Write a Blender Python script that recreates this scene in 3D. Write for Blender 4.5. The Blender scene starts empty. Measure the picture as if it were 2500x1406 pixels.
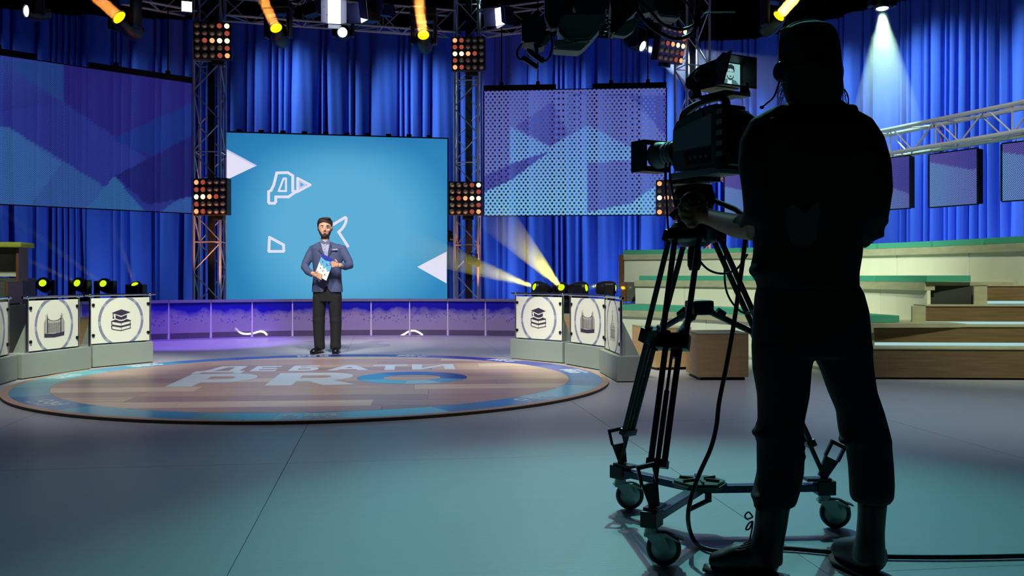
import bpy, bmesh, math, random
from mathutils import Vector, Matrix, Quaternion
PI = math.pi
C = bpy.context.scene.collection
F, HZ, CX, EYE = 2295.0, 675.0, 1250.0, 1.02      # focal length in px (2500 wide), horizon row, centre column, eye height

def lin(c):
    return tuple((v/255/12.92) if v/255 <= .04045 else ((v/255+.055)/1.055)**2.4 for v in c)

# ---------------------------------------------------------------- camera, world, exposure
cam_d = bpy.data.cameras.new('camera'); cam = bpy.data.objects.new('camera', cam_d); C.objects.link(cam)
cam.location = (0, 0, EYE); cam.rotation_euler = (PI/2, 0, 0)
cam_d.sensor_width = 36; cam_d.lens = 36*F/2500; cam_d.shift_y = -(703-HZ)/2500; cam_d.clip_end = 200; cam_d.clip_start = .05
sc = bpy.context.scene; sc.camera = cam
sc.view_settings.view_transform = 'Standard'; sc.view_settings.look = 'None'
sc.view_settings.exposure = 0; sc.view_settings.gamma = 1; sc.view_settings.use_curve_mapping = False
w = bpy.data.worlds.new('world'); sc.world = w; w.use_nodes = True
w.node_tree.nodes['Background'].inputs[0].default_value = (.10, .12, .40, 1)
w.node_tree.nodes['Background'].inputs[1].default_value = .02
sc.cycles.max_bounces = 6; sc.cycles.diffuse_bounces = 2; sc.cycles.glossy_bounces = 3
sc.cycles.transmission_bounces = 4; sc.cycles.transparent_max_bounces = 10; sc.cycles.volume_bounces = 0
sc.cycles.sample_clamp_indirect = 4; sc.cycles.use_denoising = True

# ---------------------------------------------------------------- stage lighting (hung above the frame)
def spot(loc, aim, col, power, deg=50, blend=.8, size=.12, name='stage_spot'):
    l = bpy.data.lights.new(name, 'SPOT'); l.energy = power; l.color = col; l.spot_size = math.radians(deg)
    l.spot_blend = blend; l.shadow_soft_size = size
    o = bpy.data.objects.new(name, l); C.objects.link(o); o.location = loc
    o.rotation_euler = (Vector(aim)-Vector(loc)).to_track_quat('-Z', 'Y').to_euler(); return o
def area(loc, aim, col, power, sx=1.5, sy=.5, name='flood'):
    l = bpy.data.lights.new(name, 'AREA'); l.energy = power; l.color = col; l.shape = 'RECTANGLE'; l.size = sx; l.size_y = sy
    o = bpy.data.objects.new(name, l); C.objects.link(o); o.location = loc
    o.rotation_euler = (Vector(aim)-Vector(loc)).to_track_quat('-Z', 'Y').to_euler(); return o
TEAL, BLUE = (.16, .78, .88), (.50, .88, .80)
# teal pools on the near floor, thrown forward from behind the set
spot((1.2, 9.6, 6.6), (.75, 3.2, 0), (.24, .92, .84), 1350, 34, .8, .04)
spot((-1.5, 10.5, 6.8), (-.7, 3.5, 0), (.38, .80, .86), 560, 36, 1, .3)
spot((.8, 11.5, 6.8), (.25, 4.8, 0), (.92, .84, 1), 420, 22, 1, .3)
spot((4.5, 11.5, 6.8), (2.9, 4.4, 0), (.22, .66, .90), 280, 44, .9, .3)
spot((-4, 11, 6.8), (-2.2, 5.8, 0), (.62, .52, .90), 80, 44, .9, .3)
spot((-2, 12, 6.8), (-3.4, 6.4, 0), (.75, .80, .62), 150, 36, 1, .3)
# neutral and lilac wash over the disc and the rear stage
spot((-3.4, 4.6, 7.4), (-3.0, 9.0, 0), (.95, .92, .92), 1050, 42, .9, .4)
spot((.6, 4.6, 7.4), (-.6, 9.4, 0), (.95, .92, .98), 1050, 42, .9, .4)
spot((-1.0, 7.0, 7.4), (-1.8, 12.6, 0), (.86, .80, 1), 1500, 46, .9, .4)
spot((-3.9, 12.6, 6.6), (-4.9, 14.5, 0), (.34, .16, 1), 2600, 30, .5, .1)
spot((.5, 10.5, 6.8), (-.8, 15.7, .5), (.92, .74, 1), 1200, 40, .9, .2)
spot((-3.2, 10.5, 6.8), (-3.2, 15.9, .5), (.92, .72, 1), 1100, 40, .9, .2)
spot((3.6, 9.0, 7.2), (1.8, 7.4, 0), (.86, .85, .86), 330, 46, 1, .3)
spot((4.2, 6.2, 7.2), (3.8, 7.4, 0), (.74, .90, 1), 620, 44, 1, .3)
# warm white key on presenter, podiums and grandstand
spot((-3.6, 6.0, 6.9), (-2.45, 12.5, 1.1), (1, .92, .78), 2100, 13, .6, .12)
spot((-.6, 6.0, 6.9), (-2.45, 12.5, 1.0), (1, .92, .78), 1500, 13, .6, .12)
spot((-2.2, 6.2, 7.0), (-4.75, 10.3, .5), (.96, 1, .80), 3600, 23, .9, .2)
spot((-1.8, 6.4, 7.0), (.72, 10.5, .5), (.96, 1, .80), 3200, 23, .9, .2)
spot((1.6, 6.4, 7.2), (3.4, 13.2, .8), (.90, 1, .78), 3600, 40, .9, .2)
spot((3.4, 5.0, 7.2), (5.6, 11.0, .9), (.94, 1, .70), 2100, 40, .9, .2)
spot((-5.2, 7.0, 7.0), (-7.2, 12.2, .9), (.9, 1, .75), 1500, 24, .9, .2)
# blue spots raking sideways across the curtain so that the pleats read
for x, y, ax, ay, az, p, dg in ((-14.0, 13.6, -11.4, 17.4, 3.0, 260, 60), (-12.0, 15.6, -8.6, 19.0, 2.6, 420, 52), (-9.4, 17.0, -5.8, 19.4, 2.4, 480, 50), (-6.2, 17.8, -2.8, 20.0, 2.6, 900, 52), (-3.6, 18.2, -.2, 20.4, 2.4, 900, 52),
                        (-.8, 18.6, 2.8, 20.9, 2.6, 900, 52), (1.4, 18.8, 5.2, 20.9, 2.8, 1300, 50), (3.6, 18.6, 6.9, 18.9, 3.4, 1300, 52), (5.0, 16.8, 8.2, 17.1, 3.6, 1400, 52), (6.6, 15.0, 9.8, 15.2, 3.6, 1100, 56)):
    spot((x, y, 7.0), (ax, ay, az), BLUE, p*1.35, dg, 1, .15, 'curtain_spot')
for x, y, ax, ay, p in ((-7.2, 17.2, -9.4, 18.9, 90), (-4.6, 18.2, -6.4, 19.4, 90), (-.2, 18.9, 1.0, 20.7, 90), (2.2, 18.9, 3.6, 21, 130), (6.0, 15.4, 7.4, 18.1, 150), (7.4, 14.2, 8.8, 16.4, 150)):
    spot((x, y, .4), (ax, ay, 1.7), (.40, .70, .85), p*1.2, 120, 1, .2, 'floor_flood')

# amber uplights at the lattice towers and a white one on the right-hand truss
for x, y in ((-5.46, 16.5), (-.88, 18.1), (3.3, 16.8)): spot((x+.35, y-.2, .35), (x, y+.5, 3.4), (1, .36, .12), 260, 60, .9, .05, 'amber_uplight')
spot((3.0, 9.5, 7.2), (6.0, 12.3, 2.9), (1, .96, .9), 900, 40, .9, .1)

# ---------------------------------------------------------------- projection helpers (pixel -> metre)
def P(px, py, y): return Vector(((px-CX)/F*y, y, EYE+(HZ-py)/F*y))
def G(px, py, z=0):
    y = F*(EYE-z)/(py-HZ); return Vector(((px-CX)/F*y, y, z))

# ---------------------------------------------------------------- materials
MATS = {}
def mat(name, col, rough=.5, metal=0, emit=None, es=1.0, spec=None, bump=None, noise=None):
    if name in MATS: return MATS[name]
    m = bpy.data.materials.new(name); m.use_nodes = True; nt = m.node_tree; b = nt.nodes['Principled BSDF']
    c = lin(col)
    b.inputs['Base Color'].default_value = (*c, 1); b.inputs['Roughness'].default_value = rough; b.inputs['Metallic'].default_value = metal
    if spec is not None: b.inputs['Specular IOR Level'].default_value = spec
    if emit:
        b.inputs['Emission Color'].default_value = (*lin(emit), 1); b.inputs['Emission Strength'].default_value = es
    if noise or bump:
        tc = nt.nodes.new('ShaderNodeTexCoord'); mp = nt.nodes.new('ShaderNodeMapping'); n = nt.nodes.new('ShaderNodeTexNoise')
        sx, amt = noise if noise else bump
        mp.inputs['Scale'].default_value = sx if isinstance(sx, tuple) else (sx,)*3
        nt.links.new(tc.outputs['Object'], mp.inputs['Vector']); nt.links.new(mp.outputs[0], n.inputs['Vector'])
        n.inputs['Scale'].default_value = 1; n.inputs['Detail'].default_value = 5
        if noise:
            r = nt.nodes.new('ShaderNodeMapRange'); r.inputs[1].default_value = .3; r.inputs[2].default_value = .7
            r.inputs[3].default_value = 1-amt; r.inputs[4].default_value = 1+amt*.6
            nt.links.new(n.outputs['Fac'], r.inputs[0])
            mx = nt.nodes.new('ShaderNodeVectorMath'); mx.operation = 'SCALE'; mx.inputs[0].default_value = c
            nt.links.new(r.outputs[0], mx.inputs['Scale']); nt.links.new(mx.outputs[0], b.inputs['Base Color'])
        if bump:
            bp = nt.nodes.new('ShaderNodeBump'); bp.inputs['Strength'].default_value = bump[1]; bp.inputs['Distance'].default_value = .01
            if noise:
                n2 = nt.nodes.new('ShaderNodeTexNoise'); mp2 = nt.nodes.new('ShaderNodeMapping'); mp2.inputs['Scale'].default_value = bump[0] if isinstance(bump[0], tuple) else (bump[0],)*3
                nt.links.new(tc.outputs['Object'], mp2.inputs['Vector']); nt.links.new(mp2.outputs[0], n2.inputs['Vector']); n2.inputs['Scale'].default_value = 1; n = n2
            nt.links.new(n.outputs['Fac'], bp.inputs['Height']); nt.links.new(bp.outputs[0], b.inputs['Normal'])
    MATS[name] = m; return m
def glow(name, col, s=1.0):
    if name in MATS: return MATS[name]
    m = bpy.data.materials.new(name); m.use_nodes = True; nt = m.node_tree; nt.nodes.clear()
    o = nt.nodes.new('ShaderNodeOutputMaterial'); e = nt.nodes.new('ShaderNodeEmission')
    e.inputs[0].default_value = (*lin(col), 1); e.inputs[1].default_value = s; nt.links.new(e.outputs[0], o.inputs[0])
    MATS[name] = m; return m
def haze(name, density, col=(1, 1, 1), length=None):
    """thin theatrical haze; real scattering, lit by the lamp that shines through it"""
    if name in MATS: return MATS[name]
    m = bpy.data.materials.new(name); m.use_nodes = True; nt = m.node_tree; nt.nodes.clear()
    o = nt.nodes.new('ShaderNodeOutputMaterial'); v = nt.nodes.new('ShaderNodeVolumeScatter')
    v.inputs['Color'].default_value = (*col, 1); v.inputs['Density'].default_value = density; v.inputs['Anisotropy'].default_value = .3
    nt.links.new(v.outputs[0], o.inputs['Volume'])
    if length:      # thins out along the throw
        tc = nt.nodes.new('ShaderNodeTexCoord'); s = nt.nodes.new('ShaderNodeSeparateXYZ'); r = nt.nodes.new('ShaderNodeMapRange')
        nt.links.new(tc.outputs['Object'], s.inputs[0]); nt.links.new(s.outputs['Z'], r.inputs[0])
        r.inputs[1].default_value = 0; r.inputs[2].default_value = length; r.inputs[3].default_value = density; r.inputs[4].default_value = 0
        nt.links.new(r.outputs[0], v.inputs['Density'])
    MATS[name] = m; return m

# ---------------------------------------------------------------- objects
def tag(o, label=None, cat=None, group=None, kind=None):
    if label: o['label'] = label
    if cat: o['category'] = cat
    if group: o['group'] = group
    if kind: o['kind'] = kind
    return o
def thing(name, label, cat, loc=(0, 0, 0), rotz=0, group=None, kind=None):
    o = bpy.data.objects.new(name, None); C.objects.link(o); o.empty_display_size = .1
    o.location = loc; o.rotation_euler = (0, 0, rotz); tag(o, label, cat, group, kind); return o
def rootmat(o):
    ms = []
    while o is not None: ms.append(Matrix.LocRotScale(o.location, o.rotation_euler, o.scale)); o = o.parent
    m = Matrix()
    for x in reversed(ms): m = m @ x
    return m
def link_mesh(name, me, m, parent=None, world=False, label=None, cat=None, group=None, kind=None):
    o = bpy.data.objects.new(name, me); C.objects.link(o)
    if m is not None and not me.materials: me.materials.append(m)
    if parent is not None:
        if world: me.transform(rootmat(parent).inverted())
        o.parent = parent
    elif len(me.vertices):
        xs = [v.co.x for v in me.vertices]; ys = [v.co.y for v in me.vertices]; zs = [v.co.z for v in me.vertices]
        c = Vector(((min(xs)+max(xs))/2, (min(ys)+max(ys))/2, min(zs))); me.transform(Matrix.Translation(-c)); o.location = c
    tag(o, label, cat, group, kind); return o
def share(name, src, parent, loc=(0, 0, 0), rot=(0, 0, 0), m=None):
    """another object on the same mesh data"""
    o = bpy.data.objects.new(name, src); C.objects.link(o); o.parent = parent; o.location = loc; o.rotation_euler = rot; return o
def copy_tree(o, parent=None):
    c = o.copy(); C.objects.link(c); c.parent = parent
    for k in list(o.children): copy_tree(k, c)
    return c

def sub(name, parent):
    o = bpy.data.objects.new(name, None); C.objects.link(o); o.parent = parent; o.empty_display_size = .05; return o

class MB:
    def __init__(s, M=None): s.b = bmesh.new(); s.M = M
    def _v(s, p): p = Vector(p); return s.b.verts.new(s.M @ p if s.M else p)
    def box(s, c, size, rot=None, bev=0):
        """box centred at c; rot = Matrix 3x3 or z angle"""
        R = Matrix.Identity(3) if rot is None else (rot if isinstance(rot, Matrix) else Matrix.Rotation(rot, 3, 'Z'))
        hx, hy, hz = size[0]/2, size[1]/2, size[2]/2
        vs = [s._v(Vector(c)+R @ Vector((x*hx, y*hy, z*hz))) for x in (-1, 1) for y in (-1, 1) for z in (-1, 1)]
        fs = [s.b.faces.new([vs[i] for i in f]) for f in ((0, 1, 3, 2), (4, 6, 7, 5), (0, 4, 5, 1), (2, 3, 7, 6), (0, 2, 6, 4), (1, 5, 7, 3))]
        if bev:
            es = list({e for f in fs for e in f.edges}); bmesh.ops.bevel(s.b, geom=es, offset=bev, segments=2, affect='EDGES', profile=.6)
        return s
    def prism(s, poly, z0, z1, bev=0, fr=None):
        """poly of 2D points extruded from z0 to z1; fr maps (x,y,z) to a 3-D point"""
        fr = fr or (lambda x, y, z: (x, y, z))
        a = [s._v(fr(x, y, z0)) for x, y in poly]; b = [s._v(fr(x, y, z1)) for x, y in poly]; n = len(poly)
        fs = [s.b.faces.new(list(reversed(a))), s.b.faces.new(b)]
        for i in range(n): fs.append(s.b.faces.new([a[i], a[(i+1) % n], b[(i+1) % n], b[i]]))
        if bev:
            es = list({e for f in fs for e in f.edges}); bmesh.ops.bevel(s.b, geom=es, offset=bev, segments=2, affect='EDGES')
        return s
    def tube(s, pts, r, seg=8, caps=True, flat=1.0, up=None):
        """tube through pts; r number or list, entries may be (ra, rb)"""
        pts = [Vector(p) for p in pts]; n = len(pts)
        rs = r if isinstance(r, (list, tuple)) else [r]*n
        t = []
        for i in range(n):
            d = pts[min(i+1, n-1)]-pts[max(i-1, 0)]
            t.append(d.normalized() if d.length > 1e-9 else Vector((0, 0, 1)))
        ref = Vector(up) if up is not None else (Vector((0, 0, 1)) if abs(t[0].z) < .9 else Vector((0, 1, 0)))
        nx = (ref-t[0]*ref.dot(t[0])).normalized(); rings = []
        for i in range(n):
            if i: nx = (nx-t[i]*nx.dot(t[i])).normalized()
            ny = t[i].cross(nx)
            ra, rb = rs[i] if isinstance(rs[i], (tuple, list)) else (rs[i], rs[i]*flat)
            rings.append([s._v(pts[i]+nx*(ra*math.cos(2*PI*k/seg))+ny*(rb*math.sin(2*PI*k/seg))) for k in range(seg)])
        for a, b in zip(rings, rings[1:]):
            for k in range(seg): s.b.faces.new([a[k], a[(k+1) % seg], b[(k+1) % seg], b[k]])
        if caps: s.b.faces.new(list(reversed(rings[0]))); s.b.faces.new(rings[-1])
        return s
    def rings(s, L, seg=20, caps=True):
        """horizontal elliptical rings: (cx, cy, z, rx, ry[, squareness])"""
        out = []
        for q in L:
            cx, cy, z, rx, ry = q[:5]; e = q[5] if len(q) > 5 else 1.0; ring = []
            for k in range(seg):
                a = 2*PI*k/seg; ca, sa = math.cos(a), math.sin(a)
                ring.append(s._v((cx+rx*math.copysign(abs(ca)**e, ca), cy+ry*math.copysign(abs(sa)**e, sa), z)))
            out.append(ring)
        for a, b in zip(out, out[1:]):
            for k in range(seg): s.b.faces.new([a[k], a[(k+1) % seg], b[(k+1) % seg], b[k]])
        if caps: s.b.faces.new(list(reversed(out[0]))); s.b.faces.new(out[-1])
        return s
    def lathe(s, prof, o=(0, 0, 0), d=(0, 0, 1), seg=20, caps=True):
        """profile (r, h) turned about axis d from o"""
        q = Vector(d).normalized().to_track_quat('Z', 'Y'); o = Vector(o); out = []
        for r, h in prof:
            out.append([s._v(o+q @ Vector((max(r, 1e-4)*math.cos(2*PI*k/seg), max(r, 1e-4)*math.sin(2*PI*k/seg), h))) for k in range(seg)])
        for a, b in zip(out, out[1:]):
            for k in range(seg): s.b.faces.new([a[k], a[(k+1) % seg], b[(k+1) % seg], b[k]])
        if caps: s.b.faces.new(list(reversed(out[0]))); s.b.faces.new(out[-1])
        return s
    def ball(s, c, r, rot=None, seg=16):
        rx, ry, rz = r if isinstance(r, (tuple, list)) else (r, r, r)
        M = Matrix.Translation(Vector(c)) @ (rot.to_4x4() if rot is not None else Matrix()) @ Matrix.Diagonal((rx, ry, rz, 1))
        if s.M: M = s.M @ M
        bmesh.ops.create_uvsphere(s.b, u_segments=seg, v_segments=seg//2+2, radius=1, matrix=M); return s
    def arc(s, c, r0, r1, a0, a1, z0, z1, seg=None, bev=0):
        seg = seg or max(2, int(abs(a1-a0)/math.radians(3))+1); V = []
        for i in range(seg+1):
            a = a0+(a1-a0)*i/seg; ca, sa = math.cos(a), math.sin(a)
            V.append([s._v((c[0]+r*ca, c[1]+r*sa, z)) for r, z in ((r0, z0), (r1, z0), (r1, z1), (r0, z1))])
        fs = [s.b.faces.new(V[0]), s.b.faces.new(list(reversed(V[-1])))]
        for a, b in zip(V, V[1:]):
            for k in range(4): fs.append(s.b.faces.new([a[(k+1) % 4], a[k], b[k], b[(k+1) % 4]]))
        if bev:
            es = [e for e in {e for f in fs for e in f.edges} if len(e.link_faces) == 2 and e.calc_face_angle(0) > .6]
            bmesh.ops.bevel(s.b, geom=es, offset=bev, segments=3, affect='EDGES')
        return s
    def mesh(s, smooth=False, name='m'):
        bmesh.ops.recalc_face_normals(s.b, faces=s.b.faces); me = bpy.data.meshes.new(name); s.b.to_mesh(me); s.b.free()
        if smooth: me.polygons.foreach_set('use_smooth', [True]*len(me.polygons)); 
        if smooth == 'auto': me.set_sharp_from_angle(angle=math.radians(38))
        return me
    def build(s, name, m, parent=None, world=False, smooth=False, **k): return link_mesh(name, s.mesh(smooth, name), m, parent, world, **k)

def remesh(mb, vox, smooth_it=3, name='body'):
    """fuse overlapping closed volumes into one continuous surface"""
    me = mb.mesh(); o = bpy.data.objects.new('tmp', me); C.objects.link(o)
    r = o.modifiers.new('r', 'REMESH'); r.mode = 'VOXEL'; r.voxel_size = vox
    s = o.modifiers.new('s', 'SMOOTH'); s.factor = .5; s.iterations = smooth_it
    dg = bpy.context.evaluated_depsgraph_get(); out = bpy.data.meshes.new_from_object(o.evaluated_get(dg)); out.name = name
    bpy.data.objects.remove(o); out.polygons.foreach_set('use_smooth', [True]*len(out.polygons)); return out

def flat_shape(loops, ext=.001, fr=None):
    """filled 2-D outlines with holes -> thin mesh; fr maps (x,y,z) to 3-D"""
    cu = bpy.data.curves.new('c', 'CURVE'); cu.dimensions = '2D'; cu.fill_mode = 'BOTH'; cu.extrude = ext
    for L in loops:
        sp = cu.splines.new('POLY'); sp.points.add(len(L)-1); sp.use_cyclic_u = True
        for p, q in zip(sp.points, L): p.co = (q[0], q[1], 0, 1)
    o = bpy.data.objects.new('tmp', cu); C.objects.link(o); dg = bpy.context.evaluated_depsgraph_get()
    me = bpy.data.meshes.new_from_object(o.evaluated_get(dg)); bpy.data.objects.remove(o)
    if fr:
        for v in me.vertices: v.co = Vector(fr(*v.co))
    me.update(); return me
def stroke(pts, wd, closed=False):
    """outline polygons of a stroked polyline (one quad per segment, round-ish joints)"""
    out = []; n = len(pts)
    for i in range(n if closed else n-1):
        a = Vector(pts[i]); b = Vector(pts[(i+1) % n]); d = (b-a)
        if d.length < 1e-6: continue
        d.normalize(); e = d*wd*.35; q = Vector((-d.y, d.x))*wd/2
        out.append([tuple(a-e+q), tuple(b+e+q), tuple(b+e-q), tuple(a-e-q)])
    return out
def quads_mesh(polys, z0, z1, fr=None):
    mb = MB()
    for p in polys: mb.prism(p, z0, z1, fr=fr)
    return mb
# ================================================================ setting
random.seed(4)
M_floor = mat('floor_paint', (178, 182, 188), .38, noise=((3, 60, 1), .05), bump=((8, 160, 1), .12))
M_dark = mat('dark_wall', (52, 50, 78), .9)
M_joint = mat('floor_joint', (60, 62, 70), .8)
fl = MB().box((0, 10.5, -.06), (32, 27, .1)).build('floor', M_joint, kind='structure')
fl.location = (0, 0, 0); fl.data.transform(Matrix.Translation((0, 10.5, -.11)))
# big painted sheets, 2.04 m wide, laid 7.5 degrees off the lens axis
ta = math.radians(7.6); U = Vector((math.cos(ta), math.sin(ta), 0)); V = Vector((-math.sin(ta), math.cos(ta), 0)); O = Vector((.66, 6.4, 0))
sheets = {}
for i in range(-8, 8):
    off = {-1: -1.0, -2: -1.0, 0: -3.2}.get(i, random.uniform(-3, 0))
    for j in range(-4, 7):
        c = O+U*(2.04*(i+.5))+V*(off+3.4*(j+.5))
        if abs(c.x) > 15.0 or c.y < -2.0 or c.y > 23.0: continue
        mb = MB(); mb.box((0, 0, -.004), (2.04-.003, 3.4-.003, .012), bev=.0008)
        if 's' not in sheets: sheets['s'] = mb.mesh(); sheets['s'].materials.append(M_floor)
        else: mb.b.free()
        o = share('floor_panel', sheets['s'], fl, (c.x, c.y, -.002), (0, 0, ta))
# walls, ceiling
def wall(name, c, size): return MB().box(c, size).build(name, M_dark, kind='structure')
wall('wall_back', (0, 23.9, 4), (32, .2, 8.2)); wall('wall_left', (-15.9, 10.5, 4), (.2, 26.8, 8.2)); wall('wall_right', (15.9, 10.5, 4), (.2, 26.8, 8.2))
wall('wall_front', (0, -2.9, 4), (32, .2, 8.2)); wall('ceiling', (0, 10.5, 8.2), (32, 27, .2))

# ---- curtain: pleated panels along a curved rail
M_cur = mat('blue_curtain', (66, 94, 216), .7, noise=((.6, .6, .2), .12), spec=.25)
rail = [(-14.6, 14.3), (-12.6, 16.4), (-10.1, 18.6), (-8, 19.2), (-5.83, 19.5), (-2.17, 20.1), (0, 20.5), (2.27, 20.9), (4.2, 21.15), (5.49, 20.9), (6.4, 19.7), (7.2, 18.4), (8.3, 17.0), (9.6, 15.5), (11.5, 13.2), (13.6, 11.0)]
def catmull(p, per=12):
    p = [Vector(q) for q in p]; out = []
    for i in range(len(p)-1):
        a, b, c, d = p[max(i-1, 0)], p[i], p[i+1], p[min(i+2, len(p)-1)]
        for k in range(per):
            t = k/per; out.append(.5*((2*b)+(c-a)*t+(2*a-5*b+4*c-d)*t*t+(3*b-a-3*c+d)*t**3))
    return out+[p[-1]]
cr = catmull([(x, y, 0) for x, y in rail], 16)
S = [0]
for a, b in zip(cr, cr[1:]): S.append(S[-1]+(b-a).length)
def rail_at(s):
    s = max(0, min(S[-1]-1e-4, s)); lo, hi = 0, len(S)-2
    while lo < hi:
        mid = (lo+hi+1)//2
        if S[mid] <= s: lo = mid
        else: hi = mid-1
    t = (s-S[lo])/(S[lo+1]-S[lo]); p = cr[lo].lerp(cr[lo+1], t); d = (cr[lo+1]-cr[lo]).normalized(); return p, Vector((d.y, -d.x, 0))
random.seed(11)
folds = []; q = 0
while q < S[-1]+1:
    wd = random.choice((.10, .13, .16, .2, .26, .34, .46, .6)); folds.append((q, wd, random.uniform(.5, 1.25), random.uniform(-1, 1), random.uniform(-1, 1))); q += wd
def fold_depth(s, h):
    """h 0 at floor .. 1 at rail; folds are shallow and many at the rail, deep and fused lower down"""
    lo, hi = 0, len(folds)-1
    while lo < hi:
        m_ = (lo+hi+1)//2
        if folds[m_][0] <= s: lo = m_
        else: hi = m_-1
    f = folds[lo]; t = (s-f[0])/f[1]; t = min(max(t+(.16*f[3]+.10*math.sin(h*4+f[4]*3))*(1-h), 0), 1)
    pk = .30+.12*f[4]; prof = math.sin(PI/2*t/pk)**.8 if t < pk else max(0, math.cos(PI/2*(t-pk)/(1-pk)))**.7
    edge_ = min(t, 1-t)*f[1]; slit = max(0, 1-edge_/.028)*(.10+.10*f[2])*(1-.55*h)
    return prof*f[2]*(.07+.36*min(f[1], .4))*(1.15-.6*h)-slit+.005*math.sin(s*31+h*6)
NP = 9; edges = [S[-1]*i/NP for i in range(NP+1)]; H_CUR = 6.3
clab = ['outermost left, beyond the left LED screen', 'behind the left LED screen', 'left of the left lattice tower', 'behind the big cyan screen',
        'between the cyan screen and the dotted LED screen', 'behind the dotted LED screen', 'behind the camera operator', 'behind the horizontal aluminium truss', 'outermost right, at the frame edge']
for i in range(NP):
    s0, s1 = edges[i]-.06, edges[i+1]+.06; n = int((s1-s0)/.019); rows = 13; vs = []; fs = []
    for k in range(n+1):
        s = s0+(s1-s0)*k/n; p, nr = rail_at(s)
        for r in range(rows):
            h = r/(rows-1); dd = fold_depth(s, h)+(.03 if i % 2 else 0)
            vs.append((p.x+nr.x*dd, p.y+nr.y*dd, .01+h*(H_CUR-.01)+.01*math.sin(s*9)))
    for k in range(n):
        for r in range(rows-1):
            a = k*rows+r; fs.append((a, a+rows, a+rows+1, a+1))
    me = bpy.data.meshes.new('curtain'); me.from_pydata(vs, [], fs); me.polygons.foreach_set('use_smooth', [True]*len(fs))
    link_mesh('curtain', me, M_cur, label='blue pleated stage curtain '+clab[i], cat='curtain', group='blue stage curtains')
tb = MB().tube([Vector((p.x, p.y, H_CUR+.03)) for p in cr[::4]], .03, 8)
for p in cr[6::26]: tb.tube([(p.x, p.y, H_CUR), (p.x, p.y, 8.12)], .012, 5)
tb.build('curtain_rail', mat('black_metal', (22, 22, 26), .5, .6), label='dark curved rail carrying the blue stage curtains', cat='curtain rail')

# ================================================================ round stage
DC = Vector((-1.86, 9.26, 0)); TOP = .026
stage = thing('round_stage', 'low round wooden stage with a blue printed border and white lettering', 'stage', (DC.x, DC.y, 0))
MB().lathe([(2.78, 0), (2.80, .002), (2.80, .02), (2.79, .0215)], seg=128).build('plinth', mat('stage_edge', (44, 38, 34), .6), stage, smooth=False)
def ring(name, r0, r1, a0, a1, z0, z1, m, par=None, seg=None): return MB().arc((0, 0), r0, r1, a0, a1, z0, z1, seg).build(name, m, par or stage)
M_rim = mat('rim_wood', (196, 164, 140), .42, noise=((4, 4, 4), .1))
for k in range(8): ring('rim_strip', 2.735, 2.80, k*PI/4, (k+1)*PI/4-.002, .0215, TOP, M_rim, seg=14)
blues = [(0, 12, (70, 118, 186)), (12, 30, (96, 110, 196)), (30, 52, (66, 74, 178)), (52, 78, (48, 66, 176)), (78, 104, (34, 70, 170)), (104, 126, (48, 78, 190)), (126, 141, (62, 128, 206)), (141, 166, (78, 158, 205)),
         (166, 198, (104, 190, 205)), (198, 214, (80, 162, 200)), (214, 236, (62, 116, 182)), (236, 262, (70, 165, 196)), (262, 274, (84, 190, 200)), (274, 301, (120, 205, 222)), (301, 322, (62, 140, 200)), (322, 345, (105, 196, 232)), (345, 360, (66, 146, 210))]
for a0, a1, c in blues:
    o = ring('border_segment', 2.42, 2.734, math.radians(a0), math.radians(a1)-.0006, .0215, TOP, mat('stage_blue_%d' % a0, c, .28))
# planks of the centre, cut to the circle
woods = [mat('stage_wood_%d' % i, c, .36, noise=((1.2, 26, 1), .16), spec=.4) for i, c in enumerate(((196, 168, 150), (182, 154, 144), (206, 182, 158), (172, 146, 138), (224, 204, 180), (190, 160, 152)))]
def chord_piece(x0, x1, y0, y1, R):
    pts = []
    def cl(x, y): return (x, y)
    ys = [y0+(y1-y0)*t/6 for t in range(7)]
    L = [(max(x0, -math.sqrt(max(R*R-y*y, 0))), y) for y in ys]; Rr = [(min(x1, math.sqrt(max(R*R-y*y, 0))), y) for y in ys]
    if max(b[0]-a[0] for a, b in zip(L, Rr)) < .03: return None
    L = [a if b[0] > a[0] else (b[0]-1e-3, a[1]) for a, b in zip(L, Rr)]
    for p in L+Rr[::-1]:
        if not pts or (Vector(p)-Vector(pts[-1])).length > .004: pts.append(p)
    return pts if len(pts) > 2 else None
random.seed(21); R0 = 2.417; y = -R0; row = 0; tilt = Matrix.Rotation(math.radians(5), 3, 'Z')
while y < R0-.02:
    y1 = min(y+.345, R0); x = -R0+random.uniform(-1.4, -.2); 
    while x < R0:
        x1 = x+random.choice((1.5, 1.9, 2.4)); pc = chord_piece(x+.001, x1-.001, y+.001, y1-.001, R0)
        if pc: MB().prism(pc, .0215, TOP-.0002, fr=lambda a, b, c: tilt @ Vector((a, b, c))).build('plank', random.choice(woods), stage)
        x = x1
    y = y1; row += 1
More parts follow.
